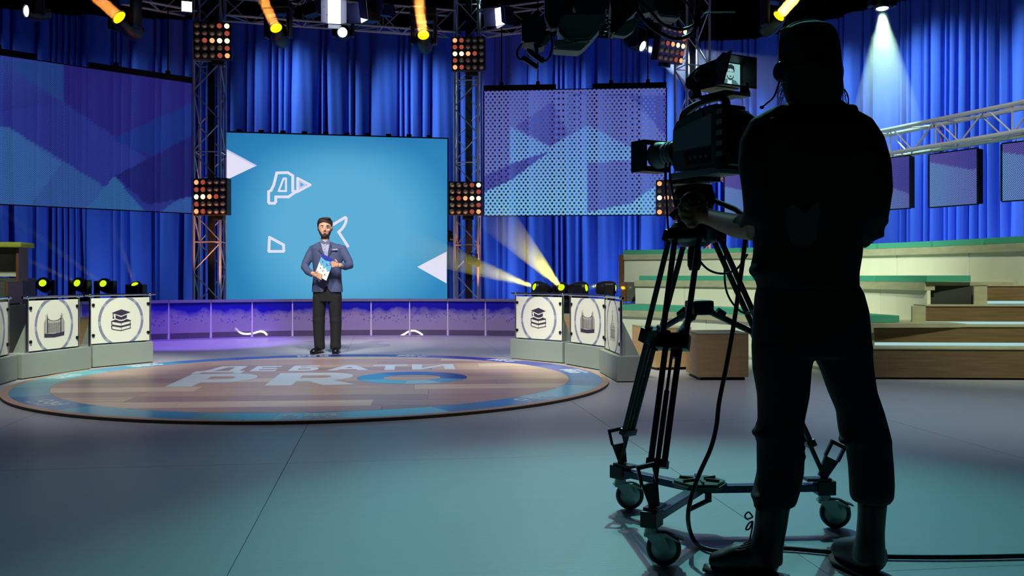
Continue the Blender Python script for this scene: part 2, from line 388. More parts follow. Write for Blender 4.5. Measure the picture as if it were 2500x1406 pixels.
# lettering: floor frame origin at the foot of the big P
LA = math.radians(6.2); LO = Vector((-3.13, 8.47, 0))-Vector((DC.x, DC.y, 0))
def lf(u, v, z): return (LO.x+u*math.cos(LA)-v*math.sin(LA), LO.y+u*math.sin(LA)+v*math.cos(LA), TOP+.0008+z)
def sc_(L, x, y, sx, sy): return [[(x+a*sx, y+b*sy) for a, b in l] for l in L]
def arcp(cx, cy, rx, ry, a0, a1, n=12): return [(cx+rx*math.cos(math.radians(a0+(a1-a0)*i/n)), cy+ry*math.sin(math.radians(a0+(a1-a0)*i/n))) for i in range(n+1)]
GL = {  # glyph outlines in a unit box (width 1, height 1)
 'P': [[(0, 0), (.34, 0), (.34, .30), (.62, .30)]+arcp(.62, .65, .38, .35, -90, 90)+[(0, 1)], [(.34, .52), (.34, .78), (.58, .78)]+arcp(.58, .65, .12, .13, 90, -90)],
 'R': [[(0, 0), (.30, 0), (.30, .32), (.42, .32), (.64, 0), (1, 0), (.72, .36)]+arcp(.58, .67, .34, .33, -60, 90)+[(0, 1)], [(.30, .54), (.30, .78), (.54, .78)]+arcp(.54, .66, .12, .12, 90, -90)],
 'O': [arcp(.5, .5, .5, .5, 0, 345, 23), arcp(.5, .5, .24, .24, 0, 345, 23)],
 'Д': [[(0, -.2), (.17, -.2), (.17, 0), (.83, 0), (.83, -.2), (1, -.2), (1, .2), (.88, .2), (.88, 1), (.32, 1), (.24, .5), (.12, .2), (0, .2)], [(.34, .2), (.66, .2), (.66, .8), (.5, .8), (.44, .5)]],
 'Е': [[(0, 0), (1, 0), (1, .2), (.28, .2), (.28, .4), (.92, .4), (.92, .6), (.28, .6), (.28, .8), (1, .8), (1, 1), (0, 1)]],
 'Б': [[(0, 0), (.6, 0)]+arcp(.7, .32, .3, .32, -90, 90)+[(.28, .64), (.28, .8), (.92, .8), (.92, 1), (0, 1)], [(.28, .2), (.28, .44), (.62, .44)]+arcp(.62, .32, .12, .12, 90, -90, 8)],
 'А': [[(0, 0), (.24, 0), (.33, .2), (.67, .2), (.76, 0), (1, 0), (.62, 1), (.38, 1)], [(.4, .38), (.6, .38), (.5, .74)]],
 'Т': [[(.36, 0), (.64, 0), (.64, .8), (1, .8), (1, 1), (0, 1), (0, .8), (.36, .8)]],
 'И': [[(0, 0), (.22, 0), (.76, .7), (.76, 0), (1, 0), (1, 1), (.78, 1), (.24, .3), (.24, 1), (0, 1)]]}
M_let = mat('stage_letter', (214, 232, 238), .4)
for g, x, y, sx, sy in (('P', 0, 0, .70, 1.1), ('R', .88, 0, .82, 1.1), ('Д', -.03, 1.27, .50, .66), ('Е', .52, 1.34, .27, .57), ('Б', .92, 1.34, .30, .57), ('А', 1.32, 1.34, .44, .57), ('Т', 1.79, 1.34, .38, .57), ('И', 2.22, 1.34, .46, .57)):
    link_mesh('letter', flat_shape(sc_(GL[g], x, y, sx, sy), .0006, lf), M_let, stage)
for i, (a0, a1, c) in enumerate(((-20, 60, (40, 72, 168)), (60, 130, (44, 96, 196)), (130, 200, (66, 152, 214)), (200, 262, (112, 196, 226)), (262, 300, (160, 220, 236)), (300, 340, (84, 170, 222)))):
    pts = arcp(2.22, .55, .54, .55, a0, a1)+arcp(2.22, .55, .28, .27, a1, a0)
    link_mesh('letter_segment', flat_shape([pts], .0006, lf), mat('stage_o_%d' % i, c, .3), stage)
# small repeats of the wordmark round the border, reading from outside
for ang in (14, 47, 76, 104, 150, 178, 226, 279, 322):
    a = math.radians(ang)
    def rf(u, v, z, a=a):   # u runs clockwise seen from outside, v towards the rim centre
        r = 2.47+v; th = a+(u-.2)/2.58
        return (r*math.cos(th), r*math.sin(th), TOP+.0008+z)
    L = []
    fx = lambda LL, x, y, sx, sy: [[(.40-(x+p*sx), .02+(y+q_*sy)) for p, q_ in l] for l in LL]
    for g, x in (('P', 0), ('R', .13), ('O', .27)): L += fx(GL[g], x, 0, .115, .13)
    for k, g in enumerate('ДЕБАТИ'): L += fx(GL[g], .066*k, .155, .052, .055)
    link_mesh('border_lettering', flat_shape(L, .0005, rf), M_let, stage)

# ================================================================ glass balustrade behind the stage
bal = thing('glass_balustrade', 'curved glass balustrade with grey top rail and blue triangle print', 'balustrade', (DC.x, DC.y, 0))
BR = 6.72; B0, B1, NB = math.radians(61.2), math.radians(139), 14
def print_glass():
    m = bpy.data.materials.new('printed_glass'); m.use_nodes = True; nt = m.node_tree; N = nt.nodes; L = nt.links
    b = N['Principled BSDF']; b.inputs['Roughness'].default_value = .12
    tc = N.new('ShaderNodeTexCoord'); sp = N.new('ShaderNodeSeparateXYZ'); L.new(tc.outputs['Object'], sp.inputs[0])
    vo = N.new('ShaderNodeTexVoronoi'); vo.inputs['Scale'].default_value = 19; vo.distance = 'MANHATTAN'; L.new(tc.outputs['Object'], vo.inputs['Vector'])
    no = N.new('ShaderNodeTexNoise'); no.inputs['Scale'].default_value = 4.5; L.new(tc.outputs['Object'], no.inputs['Vector'])
    def M(op, a, b_, c=None):
        n = N.new('ShaderNodeMath'); n.operation = op
        for i, v in enumerate((a, b_, c)):
            if v is None: continue
            if hasattr(v, 'links'): L.new(v, n.inputs[i])
            else: n.inputs[i].default_value = v
        return n.outputs[0]
    z = M('SUBTRACT', sp.outputs['Z'], .36); z = M('DIVIDE', z, .17)
    pr = M('ADD', z, M('MULTIPLY', M('SUBTRACT', no.outputs['Fac'], .5), 1.3))      # 0 .. 1 rising to the rail
    dots = M('MULTIPLY', M('LESS_THAN', vo.outputs['Distance'], .40), M('GREATER_THAN', pr, -.6))
    ink = M('MAXIMUM', M('MULTIPLY_ADD', pr, 1.4, 0.0), M('MULTIPLY', dots, .75)); cl = N.new('ShaderNodeClamp'); L.new(ink, cl.inputs[0])
    mx = N.new('ShaderNodeMix'); mx.data_type = 'RGBA'; L.new(cl.outputs[0], mx.inputs['Factor'])
    mx.inputs['A'].default_value = (*lin((176, 164, 206)), 1); mx.inputs['B'].default_value = (*lin((34, 30, 176)), 1); L.new(mx.outputs['Result'], b.inputs['Base Color'])
    al = M('MULTIPLY_ADD', cl.outputs[0], .34, .58); lowt = M('GREATER_THAN', sp.outputs['Z'], .115); al = M('MULTIPLY', al, M('MULTIPLY_ADD', lowt, .75, .25))
    L.new(al, b.inputs['Alpha']); return m
M_pg = print_glass(); M_rail = mat('grey_rail', (128, 124, 156), .35, .2); M_post = mat('glass_post', (226, 218, 240), .35, .1)
for k in range(NB):
    a0 = B0+(B1-B0)*k/NB; a1 = B0+(B1-B0)*(k+1)/NB
    MB().arc((0, 0), BR-.006, BR+.006, a0+.0015, a1-.0015, .02, .60, 3).build('glass_pane', M_pg, bal)
    MB().arc((0, 0), BR-.03, BR+.03, a0+.0004, a1-.0004, .60, .645, 3).build('rail_section', M_rail, bal)
    p = (BR+.03)*Vector((math.cos(a0), math.sin(a0), 0))
    MB().box((p.x, p.y, .31), (.045, .035, .60), a0).build('post', M_post, bal)
MB().arc((0, 0), BR-.05, BR+.08, B0, B1, 0, .02, 40).build('floor_channel', mat('channel', (150, 140, 190), .4), bal)

# low black riser deck behind the balustrade
rd = thing('rear_riser', 'low black riser deck running behind the glass balustrade', 'riser', (DC.x, DC.y, 0))
M_blk = mat('black_paint', (17, 16, 24), .6)
for k in range(12):
    a0 = B0+(B1-B0)*k/12; a1 = B0+(B1-B0)*(k+1)/12
    MB().arc((0, 0), BR+.16, BR+1.05, a0, a1-.001, 0, .26, 5).build('deck_section', M_blk, rd)

# light cables lying behind the glass
M_neon = glow('neon_tube', (250, 240, 225), 2.2)
for pts, lab in (([(575, 801), (583, 809), (592, 814), (606, 815), (620, 813), (634, 809), (645, 811), (652, 818)], 'glowing white light cable curled on the floor left of presenter, behind the glass'),
                 ([(978, 820), (988, 815), (998, 809), (1010, 807), (1022, 811), (1032, 818)], 'glowing white light cable arched on the floor right of presenter, behind the glass')):
    MB().tube(catmull([(P(x, y, (15.56 if x < 800 else 16.04)+.0015*i)) for i, (x, y) in enumerate(pts)], 5), .016, 6).build('light_cable', M_neon, label=lab, cat='light cable')
pt = P(427, 822, 15.45); th_ = thing('floor_stand', 'thin purple-lit floor stand with flat cross foot behind left glass panes', 'stand', (pt.x, pt.y+.1, 0))
MB().lathe([(.012, .02), (.012, .5), (.02, .5), (.02, .56), (.004, .6)], seg=8).build('pole', M_post, th_)
MB().box((0, 0, .012), (.34, .05, .02)).box((0, 0, .012), (.05, .34, .02)).build('foot', M_post, th_)
# ================================================================ big screen
def vgrid_screen(name, parent, W, Hh, nx, nz, fn, m):
    vs = [(W*(i/nx-.5), 0, Hh*j/nz) for j in range(nz+1) for i in range(nx+1)]
    fs = [(j*(nx+1)+i, j*(nx+1)+i+1, (j+1)*(nx+1)+i+1, (j+1)*(nx+1)+i) for j in range(nz) for i in range(nx)]
    me = bpy.data.meshes.new(name); me.from_pydata(vs, [], fs); at = me.color_attributes.new('picture', 'FLOAT_COLOR', 'POINT')
    at.data.foreach_set('color', [q for v in vs for q in (*lin(fn(v[0]/W+.5, v[2]/Hh)), 1)])
    return link_mesh(name, me, m, parent)
def mixc(a, b, t): t = max(0, min(1, t)); return tuple(x+(y-x)*t for x, y in zip(a, b))
def picture_mat(name, s=1.0, holes=None, dim=1.0):
    m = bpy.data.materials.new(name); m.use_nodes = True; nt = m.node_tree; nt.nodes.clear(); L = nt.links; N = nt.nodes
    o = N.new('ShaderNodeOutputMaterial'); e = N.new('ShaderNodeEmission'); at = N.new('ShaderNodeAttribute'); at.attribute_name = 'picture'
    L.new(at.outputs['Color'], e.inputs[0]); e.inputs[1].default_value = s
    if not holes: L.new(e.outputs[0], o.inputs[0]); return m
    p, q, r = holes; tc = N.new('ShaderNodeTexCoord'); sp = N.new('ShaderNodeSeparateXYZ'); L.new(tc.outputs['Object'], sp.inputs[0])
    def M(op, a, b=0.0):
        n = N.new('ShaderNodeMath'); n.operation = op
        for i, v in enumerate((a, b)):
            if hasattr(v, 'links'): L.new(v, n.inputs[i])
            else: n.inputs[i].default_value = v
        return n.outputs[0]
    def dist(ox, oz):
        fx = M('MULTIPLY', M('SUBTRACT', M('FRACT', M('ADD', M('DIVIDE', sp.outputs['X'], p), 50+ox)), .5), p)
        fz = M('MULTIPLY', M('SUBTRACT', M('FRACT', M('ADD', M('DIVIDE', sp.outputs['Z'], q), 50+oz)), .5), q)
        return M('SQRT', M('ADD', M('MULTIPLY', fx, fx), M('MULTIPLY', fz, fz)))
    d = M('MINIMUM', dist(0, 0), dist(.5, .5)); hole = M('LESS_THAN', d, r)
    t = N.new('ShaderNodeBsdfTransparent'); t.inputs[0].default_value = (dim, dim, dim, 1); mx = N.new('ShaderNodeMixShader')
    L.new(hole, mx.inputs[0]); L.new(e.outputs[0], mx.inputs[1]); L.new(t.outputs[0], mx.inputs[2]); L.new(mx.outputs[0], o.inputs[0]); return m
M_bm = mat('black_metal', (22, 22, 26), .5, .6)
a = P(551, 326, 17.75); b = P(1092, 341, 18.6); W = (Vector((b.x, b.y))-Vector((a.x, a.y))).length; ztop = 3.74; zb = .46
scr = thing('video_screen', 'big cyan video screen behind presenter showing white outlined letters', 'screen', ((a.x+b.x)/2, (a.y+b.y)/2, zb), math.atan2(b.y-a.y, b.x-a.x))
SH = ztop-zb
def sky(u, v):
    c = mixc((48, 134, 188), (92, 174, 214), 1.35*(1-((u-.52)**2*2.2+(v-.45)**2*1.6)*1.6)); return mixc(c, (36, 116, 172), .5*max(0, .16-u)/.16+.8*max(0, v-.86)/.14*.6)
dsp = vgrid_screen('display', scr, W, SH, 48, 32, sky, picture_mat('screen_light'))
MB().box((0, .075, SH/2), (W+.02, .14, SH+.02)).box((0, .12, -.23), (W-.4, .10, .50)).build('housing', M_bm, scr)
MB().box((0, -.002, SH+.012), (W+.04, .05, .02)).box((-W/2-.012, -.002, SH/2), (.02, .05, SH)).box((W/2+.012, -.002, SH/2), (.02, .05, SH)).build('frame', M_bm, scr)
for k in range(10): MB().box((-W/2+.25+k*W/10.5, .02, SH+.045), (.10, .03, .05)).build('bracket', M_bm, scr)
# screen picture elements (zoomed pixel -> screen metres)
def sx_(px, py):  # pixel to (x, z) on the display
    t = (px-CX)/F; dx, dy = math.cos(scr.rotation_euler.z), math.sin(scr.rotation_euler.z); cx, cy = scr.location.x, scr.location.y
    u = (cx-t*cy)/(t*dy-dx); y = cy+u*dy; return (u, EYE+(HZ-py)/F*y-zb)
def cz(x, y): return sx_(540+x*.2987, 320+y*.2987)
fr = lambda x, y, z: (x, -.008+z, y)
M_wh = glow('screen_white', (226, 224, 246), 1.0); M_pk = glow('screen_shade', (196, 200, 236), 1.0)
for tri, sh in ((((36, 143), (293, 281), (36, 403)), ((36, 143), (60, 143), (293, 281), (270, 281), (60, 165))), (((1842, 985), (1602, 1110), (1842, 1245)), None)):
    link_mesh('triangle', flat_shape([[cz(*p) for p in tri]], .002, fr), M_wh, dsp)
    if sh: link_mesh('triangle_shade', flat_shape([[cz(*p) for p in ((36, 143), (293, 281), (275, 286), (36, 160))]], .003, fr), M_pk, dsp)
def outl(pts, wd=.052, closed=True, m=M_wh, nm='letter_outline'):
    q = [cz(*p) for p in pts]; mb = MB()
    for s_ in stroke(q, wd, closed): mb.prism(s_, -.004, .0, fr=fr)
    for p in q: mb.prism([(p[0]+wd*.5*math.cos(i*PI/4), p[1]+wd*.5*math.sin(i*PI/4)) for i in range(8)], -.004, .0, fr=fr)
    mb.build(nm, m, dsp)
outl([(455, 342), (545, 340), (585, 365), (585, 490), (612, 495), (550, 538), (446, 538), (446, 578), (436, 590), (395, 590), (388, 580), (388, 495), (408, 485), (430, 440)])
outl([(510, 388), (530, 388), (530, 490), (470, 490)], .036)
outl([(624, 385), (728, 440), (624, 496)], .046)
outl([(640, 405), (690, 440), (640, 470)], .03, True, M_pk, 'letter_shade')
outl([(395, 868), (510, 930), (512, 978), (508, 983), (392, 983), (390, 978)])
outl([(1035, 940), (960, 825), (984, 802), (1002, 779), (1014, 756), (1021, 732), (1021, 712), (1015, 706), (1005, 710), (905, 770)], .052, False)

# ================================================================ dotted LED screens
def led_screen(a, b, z0, z1, fn, holes, lab, nx=120, nz=70, s=1.0, dim=1.0, bars=(), name='led_screen', back=None):
    a, b = Vector(a), Vector(b); W = (b-a).length; ang = math.atan2(b.y-a.y, b.x-a.x)
    t = thing(name, lab, 'screen', ((a.x+b.x)/2, (a.y+b.y)/2, z0), ang); Hh = z1-z0
    vgrid_screen('led_mesh', t, W, Hh, nx, nz, fn, picture_mat('led_light', s, holes, dim))
    mb = MB()
    for x in (-W/2, W/2): mb.box((x, .01, Hh/2), (.025, .03, Hh))
    mb.box((0, .01, -.008), (W, .03, .016)).box((0, .01, Hh+.008), (W, .03, .016)); mb.build('edge_frame', M_bm, t)
    for x0, x1 in bars:
        MB().box(((x0+x1)/2*W, .0, Hh+.05), ((x1-x0)*W, .08, .10)).build('hanging_bar', M_bm, t)
        for k in (.25, .75):
            x = (x0+(x1-x0)*k)*W; MB().tube([(x, 0, Hh+.08), (x, 0, 8.1-z0)], .012, 6).build('drop_pole', M_bm, t)
            MB().box((x, 0, Hh+.13), (.07, .06, .07), bev=.01).build('clamp', M_bm, t)
    return t
def inside(p, poly):
    r = False; n = len(poly)
    for i in range(n):
        (x1, y1), (x2, y2) = poly[i], poly[(i+1) % n]
        if (y1 > p[1]) != (y2 > p[1]) and p[0] < (x2-x1)*(p[1]-y1)/(y2-y1)+x1: r = not r
    return r
# left: extends beyond the frame edge
la, lb = P(470, 600, 16.9), P(0, 600, 14.75); d_ = Vector((la.x-lb.x, la.y-lb.y)).normalized(); ext = 1.6
A_ = (lb.x-d_.x*ext, lb.y-d_.y*ext); B_ = (la.x, la.y); Wl = (Vector(B_)-Vector(A_)).length
def left_pic(u, v):
    w_ = A_[0]+(B_[0]-A_[0])*u; y_ = A_[1]+(B_[1]-A_[1])*u; px = CX+F*w_/y_; py = HZ-(2.16+v*2.33-EYE)*F/y_
    c = (46, 40, 128)
    if px < 155: c = mixc((52, 72, 160), (44, 44, 132), (py-150)/170)
    for poly, col in (([(0, 150), (155, 250), (155, 160), (60, 150)], (44, 74, 150)), ([(155, 250), (470, 460), (470, 520), (330, 520), (155, 420), (-200, 300)], (48, 58, 150)),
                      ([(270, 340), (470, 250), (470, 420)], (34, 54, 140)), ([(-300, 420), (20, 310), (360, 520), (-300, 540)], (58, 96, 168)), ([(20, 310), (150, 400), (60, 520), (-300, 520), (-300, 330)], (62, 108, 176)),
                      ([(280, 430), (355, 520), (200, 520)], (56, 110, 170)), ([(430, 490), (470, 470), (470, 525), (380, 525)], (60, 100, 180)), ([(280, 430), (470, 330), (470, 480), (360, 500)], (38, 36, 112))):
        if inside((px, py), poly): c = col
    return c
led_screen(A_, B_, 2.16, 4.49, left_pic, (.026, .034, .0060), 'large dim blue LED screen hanging left of the left lattice tower', 150, 70, .80, .45, ((-.5, -.055), (.12, .5)))
ra, rb = P(1181, 600, 17.75), P(1627, 600, 17.45)
def right_pic(u, v):
    px = 1181+446*u; py = 527-v*305; c = mixc((98, 102, 172), (118, 134, 190), (py-220)/300)
    for poly, col, col2 in (([(1247, 310), (1345, 360), (1437, 308), (1560, 375), (1600, 420), (1600, 530), (1181, 530), (1181, 470), (1247, 400)], (112, 150, 208), (126, 190, 220)),
                      ([(1181, 430), (1250, 400), (1345, 370), (1250, 440), (1181, 470)], (82, 82, 160), (82, 82, 160)), ([(1330, 230), (1540, 240), (1627, 340), (1627, 240)], (80, 82, 158), (80, 82, 158)), ([(1437, 400), (1627, 390), (1627, 440), (1540, 500), (1437, 520)], (102, 116, 184), (102, 116, 184)),
                      ([(1350, 250), (1390, 330), (1345, 360), (1260, 310)], (86, 86, 160), (86, 86, 160))):
        if inside((px, py), poly): c = mixc(col, col2, (py-320)/180)
    return c
led_screen((ra.x, ra.y), (rb.x, rb.y), 2.17, 4.52, right_pic, (.083, .112, .0205), 'large bright dotted LED screen right of the right lattice tower', 120, 80, .85, 1.0, ((-.5, -.10), (.10, .5)))
def small_pic(sd):
    def f(u, v):
        c = mixc((84, 76, 150), (62, 62, 140), u)
        if v < .62-.45*abs(u-sd)*(1 if sd < .5 else -.6): c = mixc((88, 124, 178), (84, 96, 160), u)
        return c
    return f

# ================================================================ lattice towers and trusses
M_al = mat('truss_aluminium', (196, 196, 206), .30, .5)
M_al2 = mat('truss_aluminium_dull', (156, 156, 172), .36, .4)
def lattice(t, p0, p1, side, up, m, bay=.5, chord=.024, rung=.012, nm='chord', both=True):
    """box truss from p0 to p1 (world points): 4 chords and zigzag braces, local to thing t"""
    p0, p1 = Vector(p0), Vector(p1); d = (p1-p0); Ln = d.length; d.normalize(); up = Vector(up); up = (up-d*up.dot(d)).normalized(); rt = d.cross(up)
    cs = [(sx*side/2, sy*side/2) for sx, sy in ((-1, -1), (1, -1), (1, 1), (-1, 1))]
    inv = rootmat(t).inverted()
    def W_(c, s): return inv @ (p0+d*s+rt*c[0]+up*c[1])
    for c in cs: MB().tube([W_(c, 0), W_(c, Ln)], chord, 8).build(nm, m, t, smooth='auto')
    n = max(1, round(Ln/bay)); bl = Ln/n
    for f in range(4):
        a, b = cs[f], cs[(f+1) % 4]
        for k in range(n):
            s0, s1 = k*bl, (k+1)*bl
            A, B = (a, b) if (k+f) % 2 else (b, a)
            MB().tube([W_(A, s0+.02), W_(B, s1-.02)], rung, 5).build('brace', m, t)
            if k % 3 == 0: MB().tube([W_(a, s0), W_(b, s0)], rung, 5).build('rung', m, t)
    return t
def tower(px, y, yaw, lab, zt=8.08, side=.46):
    p = P(px, 600, y); t = thing('truss_tower', lab, 'truss tower', (p.x, p.y, 0), yaw, 'lattice truss towers')
    lattice(t, (p.x, p.y, .03), (p.x, p.y, zt), side, (math.sin(yaw+PI/4)*0-math.sin(yaw), math.cos(yaw), 0), M_al, .55)
    MB().box((0, 0, .015), (.62, .62, .03)).build('base_plate', M_al2, t)
    MB().box((.02, .05, 3.4), (.12, .05, 6.2)).build('cable_bundle', mat('black_rubber', (14, 14, 16), .6), t)
    return t
T1 = tower(512, 17.0, .1, 'aluminium lattice tower left of the cyan screen')
T2 = tower(1141, 18.6, -.05, 'aluminium lattice tower between cyan screen and dotted screen')
T3 = tower(1690, 17.3, .3, 'aluminium lattice tower right of the dotted screen, behind the camera')
# 5 x 5 lamp matrices
M_lamp = {0: mat('lamp_off', (176, 170, 152), .35, .1), 1: glow('lamp_red', (190, 84, 66), .75), 2: glow('lamp_orange', (255, 170, 110), 1.3), 3: glow('lamp_hot', (255, 232, 150), 3.2)}
M_cup = mat('lamp_cup', (110, 106, 96), .4, .2)
lampme = {}
for k, m in M_lamp.items():
    lampme[k] = MB().lathe([(.043, 0), (.043, -.008), (.036, -.022), (.02, -.032), (.001, -.036)], d=(0, 1, 0), seg=14, caps=False).mesh('auto', 'lamp'); lampme[k].materials.append(m)
cupme = MB().lathe([(.052, 0), (.052, -.012), (.045, -.014), (.045, -.002)], d=(0, 1, 0), seg=14, caps=False).mesh('auto', 'lamp_ring'); cupme.materials.append(M_cup)
pats = {'L': ['00013', '00001', '01233', '00001', '00012'], 'R': ['21000', '11000', '33210', '10000', '21000'], 'W': ['20000', '00000', '32200', '00000', '20000']}
M_case = mat('blinder_case', (26, 27, 28), .5); M_case3 = mat('blinder_face_purple_lit', (104, 96, 150), .45, .2)  # purple light falling on the third tower's lamp faces is put into their colour
def blinder(px, py, y, yaw, pitch, pat, lab, tw, face=None, size=.65):
    p = P(px, py, y); t = thing('blinder_light', lab, 'stage light', p, 0, 'square lamp matrix lights on the lattice towers'); t.rotation_euler = (pitch, 0, yaw)
    MB().box((0, .09, 0), (size, .16, size), bev=.012).build('housing', M_case, t)
    MB().box((0, .006, 0), (size-.03, .012, size-.03)).build('front_plate', face or M_case, t)
    rows = pats[pat]
    for r in range(5):
        for c in range(5):
            x, z = (c-2)*.128, (2-r)*.128
            share('lamp', lampme[int(rows[r][c])], share('lamp_ring', cupme, t, (x, 0, z)), (0, -.001, 0))
    MB().box((.06, .20, -.36), (.22, .10, .08), bev=.01).box((.06, .17, -.33), (.05, .14, .10)).build('yoke', M_case, t)
    MB().tube([(.06, .2, -.30), (.06, .34, -.2)], .03, 8).build('hook_clamp', M_case, t)
    for c in rows:
        pass
blinder(518, 99, 16.55, .12, .10, 'L', 'upper lamp matrix on the left tower, lamps lit at right', T1)
blinder(512, 480, 16.55, -.22, 0, 'R', 'lower lamp matrix on the left tower, lamps lit at left', T1)
blinder(1143, 131, 18.15, -.08, .06, 'R', 'upper lamp matrix on the middle tower, lamps lit at left', T2)
blinder(1136, 484, 18.15, .08, 0, 'L', 'lower lamp matrix on the middle tower, lamps lit at right', T2)
blinder(1642, 108, 16.9, .62, .2, 'L', 'upper lamp matrix on the tower behind the camera, turned left', T3, M_case3)
blinder(1645, 482, 16.9, -.32, 0, 'W', 'lower lamp matrix behind the operator hand, with silver lamps', T3, M_case3)

# overhead truss between the towers and on to the left and right
def run_truss(pts, side, lab, m, bay=.5, name='overhead_truss', up=(0, 0, 1), chord=.024, rung=.012, zdrop=True):
    t = thing(name, lab, 'truss', pts[0])
    for a, b in zip(pts, pts[1:]): lattice(t, a, b, side, up, m, bay, chord, rung)
    if zdrop:
        for p in (pts[0], pts[-1]):
            q = Vector(p)-Vector(pts[0]); MB().tube([q+Vector((0, 0, side/2)), (q.x, q.y, 8.1-pts[0][2])], .015, 6).build('hanger', M_bm, t)
    return t
p1, p2 = T1.location, T2.location
run_truss([(p1.x+.3, p1.y-.1, 5.88), (p2.x-.3, p2.y-.15, 5.98)], .42, 'overhead truss spanning from left tower to middle tower', M_al2)
run_truss([(p2.x+.3, p2.y-.15, 5.98), (T3.location.x-.4, T3.location.y-.1, 6.1)], .42, 'overhead truss from middle tower towards the tower behind the camera', M_al2)
run_truss([(-7.6, 14.8, 5.85), (p1.x-.3, p1.y-.15, 5.95)], .42, 'overhead truss reaching left from the left tower', M_al2)
# near-side diagonal box truss at right with its hanging screens
RT = [(T3.location.x+.35, T3.location.y-.35, 2.99), P(2150, 350, 13.7), P(2500, 308, 11.4), P(3100, 250, 8.6)]
RT = [Vector((q[0], q[1], 2.93)) for q in RT]
rt = run_truss(RT, .34, 'bright aluminium box truss crossing at shoulder height right of operator', M_al, .42, 'box_truss', chord=.03, rung=.011, zdrop=False)
q = RT[-1]-RT[0]; MB().box((q.x, q.y, -2.93/2-.1), (.3, .3, 2.7)).build('support_leg', M_al2, rt)
for a, b, lab, sd in ((P(1768, 500, 15.7), P(1862, 500, 15.0), 'small striped LED screen glimpsed between camera and operator', .5), (P(2100, 500, 13.75), P(2222, 500, 13.1), 'small LED screen beside the operator shoulder, leftmost of the truss row', .2),
                  (P(2268, 500, 13.0), P(2387, 500, 12.35), 'small LED screen in the middle of the row under the truss', .9), (P(2445, 500, 11.95), P(2600, 500, 11.3), 'small LED screen at the right frame edge under the truss', .9)):
    t = led_screen((a.x, a.y), (b.x, b.y), 1.98, 2.70, small_pic(sd), (.024, .030, .0052), lab, 40, 40, 1.25, .9, name='hanging_led_screen')
    MB().box((0, .06, .36), ((b-a).length, .10, .72)).build('cabinet', M_bm, t)
    for x in (-.3, .3): MB().tube([(x*(b-a).length, .05, .70), (x*(b-a).length, .05, .80)], .012, 6).build('hook', M_al2, t)
# red cable loop on the truss
MB().tube([P(2275, 312, 12.9), P(2290, 303, 12.9), P(2297, 316, 12.9), P(2298, 360, 12.9)], .011, 6).build('red_cable', mat('red_cable', (196, 96, 110), .5), label='red cable hanging from the box truss at right', cat='cable')
MB().tube([P(1768, 372, 15.9), P(1806, 369, 15.9), P(1830, 366, 15.8)], .02, 6).tube([P(1790, 375, 15.9), P(1812, 425, 15.9)], .012, 5).tube([P(1805, 372, 15.9), P(1785, 410, 15.9)], .012, 5).build('truss_spur', M_al, rt, world=True)
# ================================================================ podiums
M_pod = mat('podium_grey', (150, 160, 152), .5, noise=((2, 2, 2), .04)); M_chr = mat('chrome', (200, 200, 205), .12, 1.0)
M_acr = mat('white_acrylic', (240, 240, 226), .3); M_ink = mat('icon_ink', (58, 48, 74), .6); M_ring = mat('ring_ink', (136, 138, 168), .6); M_ring2 = mat('ring_ink_pale', (170, 172, 194), .6)
def icon_cap():
    L = []
    fill = [[(-.5, .72), (0, .52), (.5, .72), (0, .92)], [(-.30, .58), (0, .44), (.30, .58), (.30, .38), (.15, .30), (0, .27), (-.15, .30), (-.30, .38)], [(-.45, .69), (-.40, .68), (-.40, .5), (-.36, .36), (-.46, .36), (-.44, .5)]]
    s = []
    for z in (.0, -.27):
        s += stroke([(-.5, z+.20), (-.02, z+.08), (.5, z+.20)], .05)+stroke([(-.44, z-.03), (-.02, z-.14), (.5, z+0)], .05)+stroke([(-.5, z+.20), (-.5, z+.02), (-.44, z-.03)], .045)+stroke([(.48, z+.20), (.48, z+.02)], .03)+stroke([(0, z+.08), (0, z-.12)], .018)
    fill.append([(-.5, .22), (-.02, .08), (.5, .22), (.30, .30), (.1, .20), (0, .19), (-.1, .20), (-.30, .30)])
    return fill+s
def icon_tower():
    s = []
    for i in range(15):
        u = -.36+.72*i/14; top = .30+.55*(abs(u)/.36)**2*.45; s += stroke([(u, -.34-.08*u), (u, top)], .012)
    for j in range(11): 
        h = -.30+.055*j; s += stroke([(-.36, h+.02), (0, h-.02), (.36, h+.02)], .010)
    for sx in (-1, 1):
        for k in range(4): s += stroke([(sx*(.40+.035*k), -.36), (sx*(.40+.035*k), .62-.10*k)], .014)
        s += stroke([(sx*.36, .62), (sx*.36, .80)], .014)+stroke([(sx*.42, .60), (sx*.42, .74)], .012)+stroke([(sx*.34, -.34), (sx*.34, .66)], .03)
    s += stroke([(-.36, .54), (-.2, .40), (0, .35), (.2, .40), (.36, .54)], .03)
    s += [[(-.5, -.34), (-.5, -.56), (0, -.60), (.5, -.52), (.5, -.30), (0, -.38)]]
    return s
def icon_palace():
    s = []
    for h, w_ in ((-.62, .48), (-.52, .44), (-.46, .44), (.02, .44), (.10, .48), (.16, .46), (.24, .36)): s += stroke([(-w_, h), (w_, h)], .016)
    for k in range(7): u = -.38+.76*k/6; s += stroke([(u, -.46), (u, .02)], .012)+stroke([(u+.03, -.46), (u+.03, .02)], .008)
    s += stroke([(-.34, .24), (-.22, .36), (.22, .36), (.34, .24)], .016)+stroke([(-.2, .36), (-.1, .52), (-.05, .66), (0, .92), (.05, .66), (.1, .52), (.2, .36)], .016)+stroke([(0, .92), (0, 1.10)], .012)
    s += stroke([(-.1, .52), (.1, .52)], .012)+[[(0, 1.06), (.10, 1.09), (0, 1.14)]]
    return s
IC = {'cap': icon_cap, 'tower': icon_tower, 'palace': icon_palace}
